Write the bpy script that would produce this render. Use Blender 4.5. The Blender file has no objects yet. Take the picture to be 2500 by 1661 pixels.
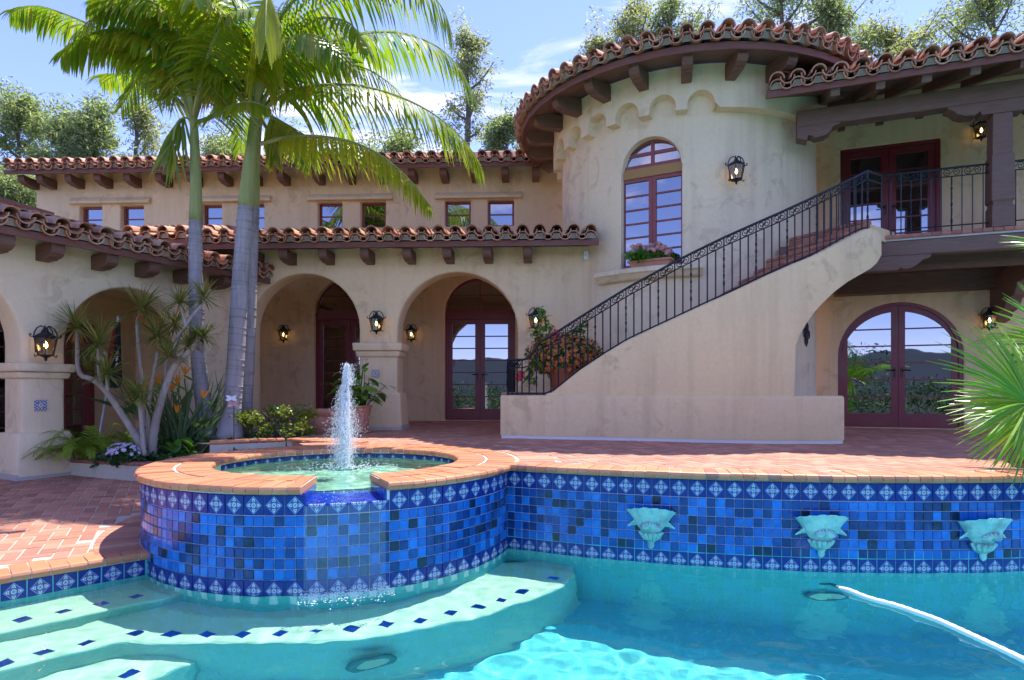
import bpy, bmesh, math, random
from mathutils import Vector, Matrix, noise
random.seed(7)
SC = bpy.context.scene
COL = SC.collection
R_ = math.radians
# ------------------------------------------------------------------ camera
F, YH, ZC = 1500.0, 954.0, 0.65          # measured from the photograph: focal length (px of 2500), horizon row, eye height over the deck
cam = bpy.data.cameras.new('camera')
camo = bpy.data.objects.new('camera', cam)
COL.objects.link(camo)
SC.camera = camo
camo.location = (0, 0, ZC)
camo.rotation_euler = (R_(90), 0, 0)
cam.sensor_width = 36
cam.lens = 36 * F / 2500
cam.shift_y = (YH - 830.5) / 2500
cam.clip_start = .05
cam.clip_end = 2000
# ------------------------------------------------------------------ light
SUNDIR = Vector((.28, .36, 1)).normalized()
sun = bpy.data.lights.new('sun', 'SUN')
sun.energy = 2.45
sun.angle = R_(.5)
sun.color = (1, .95, .86)
suno = bpy.data.objects.new('sun', sun)
COL.objects.link(suno)
suno.location = (10, 14, 40)
suno.rotation_euler = SUNDIR.to_track_quat('Z', 'Y').to_euler()
sun.cycles.is_caustics_light = True
W = bpy.data.worlds.new('World')
SC.world = W
W.use_nodes = True
wn = W.node_tree
def _w(t): return wn.nodes.new(t)
sky = _w('ShaderNodeTexSky')
sky.sky_type = 'NISHITA'
sky.sun_disc = False
sky.sun_elevation = math.asin(SUNDIR.z)
sky.sun_rotation = math.atan2(SUNDIR.x, SUNDIR.y)
sky.air_density = 0.75
sky.dust_density = 0.05
sky.ozone_density = 4.0
tc = _w('ShaderNodeTexCoord')
mp = _w('ShaderNodeMapping')
mp.inputs['Rotation'].default_value = (0, R_(-38), R_(10))
mp.inputs['Scale'].default_value = (1.4, 3, 6.5)
ns = _w('ShaderNodeTexNoise')
ns.inputs['Scale'].default_value = 1.5
ns.inputs['Detail'].default_value = 9
ns.inputs['Roughness'].default_value = .58
ns.inputs['Distortion'].default_value = .7
rp = _w('ShaderNodeValToRGB')
rp.color_ramp.elements[0].position = .55
rp.color_ramp.elements[1].position = .95
mxs = _w('ShaderNodeMix')
mxs.data_type = 'RGBA'
mxs.inputs['B'].default_value = (8.5, 8.6, 6.2, 1)
L = wn.links.new
L(tc.outputs['Generated'], mp.inputs[0])
L(mp.outputs[0], ns.inputs['Vector'])
L(ns.outputs[0], rp.inputs[0])
L(rp.outputs[0], mxs.inputs['Factor'])
L(sky.outputs[0], mxs.inputs['A'])
tint = _w('ShaderNodeMix')
tint.data_type = 'RGBA'; tint.blend_type = 'MULTIPLY'
tint.inputs['Factor'].default_value = 1
tint.inputs['B'].default_value = (.75, .625, .83, 1)
L(mxs.outputs['Result'], tint.inputs['A'])
L(tint.outputs['Result'], wn.nodes['Background'].inputs[0])
wn.nodes['Background'].inputs[1].default_value = .15
SC.view_settings.view_transform = 'Standard'
SC.view_settings.look = 'None'
SC.view_settings.exposure = 1.9
SC.view_settings.gamma = 1
SC.cycles.use_denoising = True
SC.cycles.max_bounces = 10
SC.cycles.diffuse_bounces = 6
SC.cycles.sample_clamp_indirect = 8
# ------------------------------------------------------------------ measuring helpers
def V(u, v, Y): return Vector(((u - 1250) / F * Y, Y, ZC + (YH - v) / F * Y))
def onz(u, v, z):
    Y = F * (ZC - z) / (v - YH)
    return Vector(((u - 1250) / F * Y, Y, z))
ZW = -.745                                # pool water level
def under(u, v, d):                       # point at depth d under the water, seen through it
    a = onz(u, v, ZW)
    h = math.hypot(a.x, a.y)
    si = h / math.hypot(h, ZC - ZW) / 1.33
    e = d * si / math.sqrt(1 - si * si)
    return Vector((a.x + a.x / h * e, a.y + a.y / h * e, ZW - d))
class Pl:                                 # a vertical plane: t along it, o towards the pool
    def __init__(s, p0, d):
        d = Vector(d).normalized()
        s.p, s.d, s.n = Vector(p0), d, Vector((d.y, -d.x))
    def pt(s, t, o, z):
        q = s.p + s.d * t + s.n * o
        return Vector((q.x, q.y, z))
    def hit(s, u, v, o=0):
        k = (u - 1250) / F
        p = s.p + s.n * o
        t = (k * p.y - p.x) / (s.d.x - k * s.d.y)
        Y = p.y + s.d.y * t
        return t, ZC + (YH - v) / F * Y
    def t(s, u, o=0): return s.hit(u, 0, o)[0]
    def z(s, u, v, o=0): return s.hit(u, v, o)[1]
    def off(s, o): return Pl(s.p + s.n * o, s.d)
def catmull(P, n):
    P = [Vector(p) for p in P]
    Q = [P[0] * 2 - P[1]] + P + [P[-1] * 2 - P[-2]]
    out = []
    m = len(P) - 1
    for k in range(n + 1):
        x = k / n * m
        i = min(int(x), m - 1)
        t = x - i
        a, b, c, d = Q[i:i + 4]
        out.append(.5 * (2 * b + (c - a) * t + (2 * a - 5 * b + 4 * c - d) * t * t + (3 * b - a - 3 * c + d) * t ** 3))
    return out
# ------------------------------------------------------------------ materials
MATS = {}
class N:
    def __init__(s, name):
        s.m = bpy.data.materials.new(name)
        s.m.use_nodes = True
        s.t = s.m.node_tree
        s.b = s.t.nodes['Principled BSDF']
        s.out = s.t.nodes['Material Output']
        MATS[name] = s.m
    def n(s, t, **k):
        x = s.t.nodes.new('ShaderNode' + t)
        for a, b in k.items(): setattr(x, a, b)
        return x
    def l(s, a, b): s.t.links.new(a, b)
    def set(s, **k):
        for a, b in k.items():
            i = s.b.inputs[a.replace('_', ' ')]
            i.default_value = (*b, 1) if isinstance(b, tuple) and len(b) == 3 else b
        return s
    def m_(s, op, a, b=None, c=None):
        x = s.n('Math', operation=op)
        for i, v in enumerate((a, b, c)):
            if v is None: continue
            if isinstance(v, (int, float)): x.inputs[i].default_value = v
            else: s.l(v, x.inputs[i])
        return x.outputs[0]
    def mix(s, f, a, b, mode='MIX'):
        x = s.n('Mix', data_type='RGBA', blend_type=mode)
        for nm, v in (('Factor', f), ('A', a), ('B', b)):
            if isinstance(v, (int, float)): x.inputs[nm].default_value = v
            elif isinstance(v, tuple): x.inputs[nm].default_value = (*v, 1)
            else: s.l(v, x.inputs[nm])
        return x.outputs['Result']
    def noise(s, scale, detail=4, rough=.5, vec=None, dist=0):
        x = s.n('TexNoise')
        x.inputs['Scale'].default_value = scale
        x.inputs['Detail'].default_value = detail
        x.inputs['Roughness'].default_value = rough
        x.inputs['Distortion'].default_value = dist
        if vec is not None: s.l(vec, x.inputs['Vector'])
        return x.outputs[0]
    def ramp(s, f, stops, interp='LINEAR'):
        x = s.n('ValToRGB')
        r = x.color_ramp
        r.interpolation = interp
        while len(r.elements) < len(stops): r.elements.new(.5)
        for e, (p, c) in zip(r.elements, stops):
            e.position = p
            e.color = (*c, 1) if isinstance(c, tuple) else (c, c, c, 1)
        s.l(f, x.inputs[0])
        return x.outputs[0]
    def pos(s): return s.n('NewGeometry').outputs['Position']
    def rand(s):
        a = s.n('ObjectInfo').outputs['Random']
        b = s.n('NewGeometry').outputs['Random Per Island']
        return s.m_('FRACT', s.m_('ADD', a, s.m_('MULTIPLY', b, 7.31)))
    def bump(s, h, st=.3, d=.02):
        x = s.n('Bump')
        x.inputs['Strength'].default_value = st
        x.inputs['Distance'].default_value = d
        s.l(h, x.inputs['Height'])
        s.l(x.outputs[0], s.b.inputs['Normal'])
    def color(s, c): s.l(c, s.b.inputs['Base Color'])

def stucco(name, base, patch, wash):
    n = N(name).set(Roughness=.92)
    P = n.pos()
    st = n.n('Mapping')
    st.inputs['Scale'].default_value = (1, 1, .55)
    n.l(P, st.inputs[0])
    big = n.noise(.7, 3, .5, P)
    c = n.mix(n.ramp(big, [(.3, 0.), (.7, 1.)]), base, wash)
    pn = n.noise(3.1, 7, .62, P, .9)
    where = n.ramp(n.noise(1.15, 2, .5, st.outputs[0]), [(.44, 0.), (.56, 1.)])
    f = n.m_('MULTIPLY', n.ramp(pn, [(.52, 0.), (.60, 1.)]), where)
    c = n.mix(n.m_('MULTIPLY', f, .46), c, patch)
    fine = n.noise(17, 5, .6, P)
    c = n.mix(n.m_('MULTIPLY', n.ramp(fine, [(.42, 0.), (.75, 1.)]), .16), c, patch)
    rs = n.n('Mapping')
    rs.inputs['Scale'].default_value = (5, 5, .35)
    n.l(P, rs.inputs[0])
    c = n.mix(n.m_('MULTIPLY', n.ramp(n.noise(1, 4, .6, rs.outputs[0]), [(.48, 0.), (.75, 1.)]), .36), c, patch)
    n.color(c)
    n.bump(n.m_('ADD', n.m_('MULTIPLY', n.noise(7, 5, .6, P), 1.), n.m_('MULTIPLY', f, -.35)), .35, .02)
stucco('stucco', (.80, .585, .33), (.48, .33, .17), (.73, .54, .31))
stucco('stucco_pale', (.82, .64, .40), (.50, .375, .22), (.75, .59, .38))
stucco('stucco_warm', (.80, .575, .30), (.46, .305, .155), (.73, .52, .285))
stucco('stucco_lime', (.62, .55, .42), (.35, .30, .22), (.48, .42, .33))

def tile_mat(name, stops, dirt=.5, rough=.7):
    n = N(name).set(Roughness=rough)
    P = n.pos()
    c = n.ramp(n.rand(), stops)
    c = n.mix(n.m_('MULTIPLY', n.ramp(n.noise(9, 5, .65, P), [(.4, 0.), (.75, 1.)]), dirt), c, (.075, .045, .032))
    c = n.mix(n.m_('MULTIPLY', n.ramp(n.noise(23, 3, .6, P), [(.6, 0.), (.8, 1.)]), .3), c, (.40, .27, .18))
    n.color(c)
    n.bump(n.noise(60, 3, .6, P), .2, .006)
tile_mat('roof_clay', [(0, (.33, .14, .08)), (.25, (.48, .215, .115)), (.5, (.58, .28, .155)), (.7, (.38, .19, .12)), (.85, (.62, .35, .21)), (1, (.50, .29, .18))], .55)
tile_mat('coping_clay', [(0, (.46, .165, .075)), (.35, (.56, .205, .09)), (.7, (.62, .245, .115)), (.88, (.50, .20, .10)), (.95, (.40, .15, .09)), (1, (.30, .12, .08))], .12, .5)
tile_mat('patio_clay', [(0, (.37, .15, .095)), (.3, (.48, .20, .125)), (.6, (.56, .26, .165)), (.85, (.42, .18, .12)), (1, (.32, .14, .10))], .25, .75)
tile_mat('old_clay', [(0, (.30, .11, .075)), (.5, (.42, .165, .10)), (1, (.50, .22, .14))], .3, .8)
tile_mat('pot_clay', [(0, (.47, .20, .125)), (1, (.52, .23, .14))], .25, .8)
tile_mat('pot_red', [(0, (.36, .09, .04)), (1, (.40, .11, .05))], .15, .7)

def plain(name, col, rough=.6, nz=0., ns=12, dark=.5, **k):
    n = N(name).set(Base_Color=col, Roughness=rough, **k)
    if nz:
        P = n.pos()
        n.color(n.mix(n.m_('MULTIPLY', n.noise(ns, 5, .6, P), nz), col, tuple(x * dark for x in col)))
        n.bump(n.noise(ns * 3, 4, .6, P), .2, .008)
    return n
plain('mortar', (.52, .46, .38), .95, .5, 20)
plain('grey_mortar', (.33, .29, .22), .95, .6, 20)
plain('grout', (.70, .74, .76), .8, .3, 20)
plain('concrete', (.50, .46, .40), .9, .5, 6)
plain('white_paint', (.72, .72, .70), .6)
plain('cream_plastic', (.62, .55, .38), .5)
plain('iron', (.018, .02, .026), .5, Metallic=.3)
plain('black_cloth', (.012, .012, .014), .8)
plain('red_cloth', (.22, .012, .014), .8)
plain('brass', (.35, .22, .10), .35, Metallic=1.)
plain('bronze', (.06, .04, .03), .4, Metallic=.8)
plain('soil', (.05, .035, .025), .95, .6, 14)
plain('terrain', (.035, .042, .022), .95, .6, .4)
plain('hill_scrub', (.022, .032, .045), .95, .7, .08)
plain('ochre', (.40, .20, .045), .5, .5, 25)
plain('alu_pole', (.55, .62, .70), .35, Metallic=.6)
plain('hose_plastic', (.82, .84, .82), .35)
plain('drain_plastic', (.05, .19, .19), .6)
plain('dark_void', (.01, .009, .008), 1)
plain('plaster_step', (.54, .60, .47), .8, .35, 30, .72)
plain('plaster_floor', (.11, .53, .575), .8, .3, 25, .7)  # same plaster as the steps, light absorbed by deep water put into the colour
plain('plaster_floor_side', (.11, .46, .47), .8, .3, 25, .7)  # pool walls, depth absorption coloured in as on the floor
plain('plaster_riser', (.26, .49, .44), .8, .35, 30, .72)  # step plaster with riser shade and depth tint painted into the colour
plain('interior_wall', (.30, .25, .2), .9)
def wood(name, a, b, rough=.65):
    n = N(name).set(Roughness=rough)
    P = n.pos()
    mpn = n.n('Mapping')
    mpn.inputs['Scale'].default_value = (3, 3, 26)
    n.l(P, mpn.inputs[0])
    f = n.noise(1.6, 5, .6, mpn.outputs[0], .6)
    c = n.mix(n.ramp(f, [(.35, 0.), (.7, 1.)]), a, b)
    n.color(n.mix(n.m_('MULTIPLY', n.ramp(n.noise(2.5, 3, .5, P), [(.5, 0.), (.75, 1.)]), .35), c, (.17, .11, .085)))
    n.bump(f, .3, .006)
wood('wood_brown', (.18, .088, .055), (.115, .056, .037))
wood('wood_post', (.19, .10, .066), (.125, .066, .045))
wood('wood_fascia', (.20, .068, .042), (.13, .046, .033))
wood('door_paint', (.21, .022, .027), (.165, .018, .023), .38)
wood('window_paint', (.27, .05, .042), (.21, .04, .034), .45)

def glass_mat():
    n = N('window_glass')
    n.t.nodes.remove(n.b)
    fr = n.n('Fresnel')
    fr.inputs[0].default_value = 1.6
    fac = n.m_('MINIMUM', n.m_('ADD', n.m_('MULTIPLY', fr.outputs[0], .8), .27), 1.)
    d = n.n('BsdfDiffuse')
    d.inputs[0].default_value = (.010, .009, .009, 1)
    g = n.n('BsdfGlossy')
    g.inputs['Roughness'].default_value = .015
    g.inputs[0].default_value = (.9, .94, 1, 1)
    bp = n.n('Bump')
    bp.inputs['Strength'].default_value = .05
    bp.inputs['Distance'].default_value = .03
    n.l(n.noise(1.7, 2, .5, n.pos()), bp.inputs['Height'])
    n.l(bp.outputs[0], g.inputs['Normal'])
    mx = n.n('MixShader')
    n.l(fac, mx.inputs[0]); n.l(d.outputs[0], mx.inputs[1]); n.l(g.outputs[0], mx.inputs[2])
    n.l(mx.outputs[0], n.out.inputs[0])
glass_mat()
def lantern_glass():
    n = N('lantern_glass')
    n.t.nodes.remove(n.b)
    t = n.n('BsdfTransparent'); t.inputs[0].default_value = (.62, .58, .50, 1)
    g = n.n('BsdfGlossy'); g.inputs['Roughness'].default_value = .15
    mx = n.n('MixShader'); mx.inputs[0].default_value = .12
    n.l(t.outputs[0], mx.inputs[1]); n.l(g.outputs[0], mx.inputs[2]); n.l(mx.outputs[0], n.out.inputs[0])
lantern_glass()
def emit(name, col, s):
    n = N(name).set(Base_Color=col, Emission_Color=col, Emission_Strength=s)
emit('flame', (1, .62, .22), 8.)
emit('candle', (1, .66, .32), .9)

def water_mat(name, tint):
    n = N(name)
    n.t.nodes.remove(n.b)
    g = n.n('BsdfGlass')
    g.inputs['IOR'].default_value = 1.33
    g.inputs['Roughness'].default_value = 0
    g.inputs[0].default_value = (*tint, 1)
    n.l(g.outputs[0], n.out.inputs[0])
water_mat('pool_water', (.76, .955, .925))
water_mat('spa_water', (.72, .98, .94))
n = N('foam').set(Base_Color=(.92, .95, .97), Roughness=.25)
n.b.inputs['Alpha'].default_value = .6
n = N('water_film').set(Base_Color=(.75, .88, .95), Roughness=.08)
n.b.inputs['Alpha'].default_value = .10

def glaze(name, stops):
    n = N(name).set(Roughness=.2)
    n.b.inputs['Coat Weight'].default_value = .22
    n.b.inputs['Coat Roughness'].default_value = .05
    P = n.pos()
    c = n.ramp(n.rand(), stops, 'CONSTANT')
    c = n.mix(n.m_('MULTIPLY', n.ramp(n.noise(14, 4, .6, P), [(.35, 0.), (.75, 1.)]), .45), c, (.004, .03, .16))
    c = n.mix(n.m_('MULTIPLY', n.ramp(n.noise(5, 3, .6, P), [(.55, 0.), (.75, 1.)]), .25), c, (.10, .26, .62))
    sm = n.n('Mapping'); sm.inputs['Scale'].default_value = (22, 22, 1.6)
    n.l(P, sm.inputs[0])
    c = n.mix(n.m_('MULTIPLY', n.ramp(n.noise(1, 5, .65, sm.outputs[0]), [(.6, 0.), (.8, 1.)]), .3), c, (.30, .42, .56))
    n.color(c)
    n.b.inputs['Specular IOR Level'].default_value = .3
    n.bump(n.noise(30, 2, .5, P), .06, .004)
glaze('blue_glaze', [(0, (.006, .13, .52)), (.24, (.004, .062, .29)), (.42, (.010, .19, .66)), (.55, (.003, .03, .14)), (.67, (.008, .14, .54)), (.77, (.004, .016, .04)), (.87, (.003, .042, .20))])
glaze('inset_glaze', [(0, (.03, .13, .60)), (.5, (.04, .17, .70))])
glaze('cobalt_glaze', [(0, (.006, .03, .30)), (.5, (.008, .045, .38))])

def deco():
    n = N('flower_glaze').set(Roughness=.25)
    n.b.inputs['Specular IOR Level'].default_value = .3
    n.b.inputs['Coat Weight'].default_value = .12
    n.b.inputs['Coat Roughness'].default_value = .04
    o = n.n('TexCoord').outputs['Object']
    s = n.n('SeparateXYZ'); n.l(o, s.inputs[0])
    S = 1 / .061
    x = n.m_('MULTIPLY', s.outputs[0], S * 1.1); z = n.m_('MULTIPLY', s.outputs[2], S)
    ax = n.m_('ABSOLUTE', x); az = n.m_('ABSOLUTE', z)
    d = n.m_('ADD', ax, az)
    r = n.m_('SQRT', n.m_('ADD', n.m_('MULTIPLY', x, x), n.m_('MULTIPLY', z, z)))
    th = n.m_('ARCTAN2', z, x)
    c8 = n.m_('COSINE', n.m_('MULTIPLY', th, 8.))
    c4 = n.m_('COSINE', n.m_('MULTIPLY', th, 4.))
    lt = lambda a, b: n.m_('LESS_THAN', a, b)
    gt = lambda a, b: n.m_('GREATER_THAN', a, b)
    AND = lambda a, b: n.m_('MULTIPLY', a, b)
    white, sky_, cob, brown = (.60, .66, .68), (.16, .42, .66), (.005, .022, .20), (.20, .075, .03)
    c = n.mix(AND(gt(d, .93), lt(d, 1.02)), cob, (.30, .42, .66))       # diamond outline
    c = n.mix(lt(d, .90), c, (.015, .10, .42))
    star = lt(r, n.m_('ADD', .52, n.m_('MULTIPLY', c4, .26)))
    c = n.mix(AND(star, lt(d, .88)), c, white)
    c = n.mix(AND(lt(n.m_('MINIMUM', ax, az), .05), AND(gt(r, .55), lt(d, .86))), c, (.55, .68, .74))
    c = n.mix(AND(AND(gt(r, .52), lt(r, .60)), gt(c8, .1)), c, brown)
    c = n.mix(AND(gt(r, .36), lt(r, .44)), c, brown)
    c = n.mix(AND(gt(r, .28), lt(r, .36)), c, (.03, .12, .50))
    c = n.mix(AND(lt(r, n.m_('ADD', .20, n.m_('MULTIPLY', c8, .06))), gt(r, .07)), c, sky_)
    c = n.mix(lt(r, .07), c, brown)
    n.color(n.mix(n.m_('MULTIPLY', n.noise(12, 3, .6, n.pos()), .25), c, (.01, .03, .2)))
deco()
def talavera(name, a, b, w=(.70, .70, .66)):
    n = N(name).set(Roughness=.2)
    o = n.n('TexCoord').outputs['Object']
    s = n.n('SeparateXYZ'); n.l(o, s.inputs[0])
    S = 1 / .07
    x = n.m_('MULTIPLY', s.outputs[0], S); z = n.m_('MULTIPLY', s.outputs[2], S)
    ax = n.m_('ABSOLUTE', x); az = n.m_('ABSOLUTE', z)
    mxx = n.m_('MAXIMUM', ax, az)
    r = n.m_('SQRT', n.m_('ADD', n.m_('MULTIPLY', x, x), n.m_('MULTIPLY', z, z)))
    ck = n.m_('MULTIPLY', n.m_('SINE', n.m_('MULTIPLY', x, 11.)), n.m_('SINE', n.m_('MULTIPLY', z, 11.)))
    c = n.mix(n.m_('GREATER_THAN', ck, -.15), w, a)
    c = n.mix(n.m_('LESS_THAN', mxx, .56), c, w)
    c = n.mix(n.m_('MULTIPLY', n.m_('LESS_THAN', mxx, .5), n.m_('GREATER_THAN', r, .42)), c, a)
    c = n.mix(n.m_('LESS_THAN', r, .28), c, b)
    n.color(c)
talavera('blue_talavera', (.02, .03, .20), (.42, .36, .05))
talavera('brown_talavera', (.14, .05, .04), (.10, .04, .03))

def leaf(name, stops, tr=.35, rough=.45, spec=.5):
    n = N(name).set(Roughness=rough)
    n.b.inputs['Specular IOR Level'].default_value = spec
    c = n.ramp(n.rand(), stops)
    c = n.mix(n.m_('MULTIPLY', n.noise(2.2, 3, .6, n.pos()), .35), c, tuple(x * .5 for x in stops[0][1]))
    n.color(c)
    t = n.n('BsdfTranslucent')
    n.l(n.mix(1., c, (1., 1.15, .55), 'MULTIPLY'), t.inputs[0])
    mx = n.n('MixShader'); mx.inputs[0].default_value = tr
    n.l(n.b.outputs[0], mx.inputs[1]); n.l(t.outputs[0], mx.inputs[2]); n.l(mx.outputs[0], n.out.inputs[0])
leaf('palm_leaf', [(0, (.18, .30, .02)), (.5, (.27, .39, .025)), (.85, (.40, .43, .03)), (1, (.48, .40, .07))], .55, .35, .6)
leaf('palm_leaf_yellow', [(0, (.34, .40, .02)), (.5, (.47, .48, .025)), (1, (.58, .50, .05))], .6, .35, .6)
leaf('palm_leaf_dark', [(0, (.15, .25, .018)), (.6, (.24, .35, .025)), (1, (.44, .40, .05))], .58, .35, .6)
leaf('dry_leaf', [(0, (.30, .22, .10)), (1, (.42, .32, .16))], .3, .7)
leaf('fan_leaf', [(0, (.12, .34, .02)), (.5, (.20, .44, .025)), (1, (.42, .52, .04))], .4, .3, .6)
leaf('eucalyptus_leaf', [(0, (.25, .285, .16)), (.5, (.35, .385, .225)), (1, (.48, .50, .33))], .7, .5)
leaf('eucalyptus_leaf_dull', [(0, (.29, .29, .19)), (.5, (.40, .39, .26)), (1, (.52, .50, .36))], .72, .5)
leaf('dragon_leaf', [(0, (.13, .19, .03)), (.4, (.24, .31, .06)), (.75, (.42, .38, .11)), (1, (.46, .28, .10))], .4, .35)
leaf('bird_leaf', [(0, (.07, .13, .05)), (1, (.13, .21, .08))], .25, .4)
leaf('fern_leaf', [(0, (.17, .29, .02)), (.6, (.27, .40, .03)), (1, (.38, .46, .05))], .5, .5)
leaf('shrub_leaf', [(0, (.12, .20, .02)), (.5, (.24, .30, .03)), (1, (.38, .38, .05))], .35, .4)
leaf('lush_leaf', [(0, (.07, .20, .02)), (.7, (.13, .31, .03)), (1, (.24, .40, .05))], .35, .3)
leaf('cover_leaf', [(0, (.03, .085, .02)), (1, (.07, .15, .035))], .25, .5)
leaf('begonia_leaf', [(0, (.07, .15, .025)), (.6, (.11, .19, .03)), (1, (.20, .16, .04))], .25, .4)
leaf('orange_petal', [(0, (.80, .17, .03)), (.6, (.85, .28, .07)), (1, (.88, .40, .16))], .3, .5)
leaf('bird_petal', [(0, (.80, .22, .01)), (1, (.85, .34, .02))], .3, .5)
leaf('red_petal', [(0, (.70, .03, .05)), (1, (.78, .07, .10))], .3, .5)
leaf('pink_petal', [(0, (.72, .30, .30)), (.7, (.80, .45, .42)), (1, (.80, .66, .60))], .3, .5)
leaf('lilac_petal', [(0, (.62, .50, .72)), (1, (.80, .72, .84))], .3, .5)
leaf('white_petal', [(0, (.78, .78, .70)), (1, (.82, .82, .76))], .3, .5)
def bark(name, a, b, rings=0):
    n = N(name).set(Roughness=.9)
    P = n.pos()
    mpn = n.n('Mapping'); mpn.inputs['Scale'].default_value = (14, 14, 1.6)
    n.l(P, mpn.inputs[0])
    f = n.noise(1.3, 6, .65, mpn.outputs[0], .4)
    c = n.mix(n.ramp(f, [(.35, 0.), (.7, 1.)]), a, b)
    c = n.mix(n.m_('MULTIPLY', n.ramp(n.noise(3, 4, .6, P), [(.5, 0.), (.7, 1.)]), .3), c, tuple(x * .5 for x in b))
    n.color(c)
    n.bump(f, .4, .01)
bark('palm_bark', (.36, .33, .33), (.24, .215, .215))
bark('palm_ring', (.34, .31, .29), (.19, .17, .16))
bark('crownshaft', (.33, .34, .12), (.24, .27, .085))
bark('eucalyptus_bark', (.20, .165, .13), (.12, .10, .085))
bark('dragon_bark', (.42, .36, .29), (.28, .23, .19))
n = N('patina').set(Roughness=.55)
P = n.pos()
c = n.mix(n.ramp(n.noise(16, 6, .65, P), [(.35, 0.), (.65, 1.)]), (.22, .50, .47), (.46, .70, .65))
n.color(n.mix(n.m_('MULTIPLY', n.ramp(n.noise(9, 4, .6, P), [(.55, 0.), (.7, 1.)]), .5), c, (.20, .17, .20)))
n.bump(n.noise(40, 4, .6, P), .3, .006)
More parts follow.
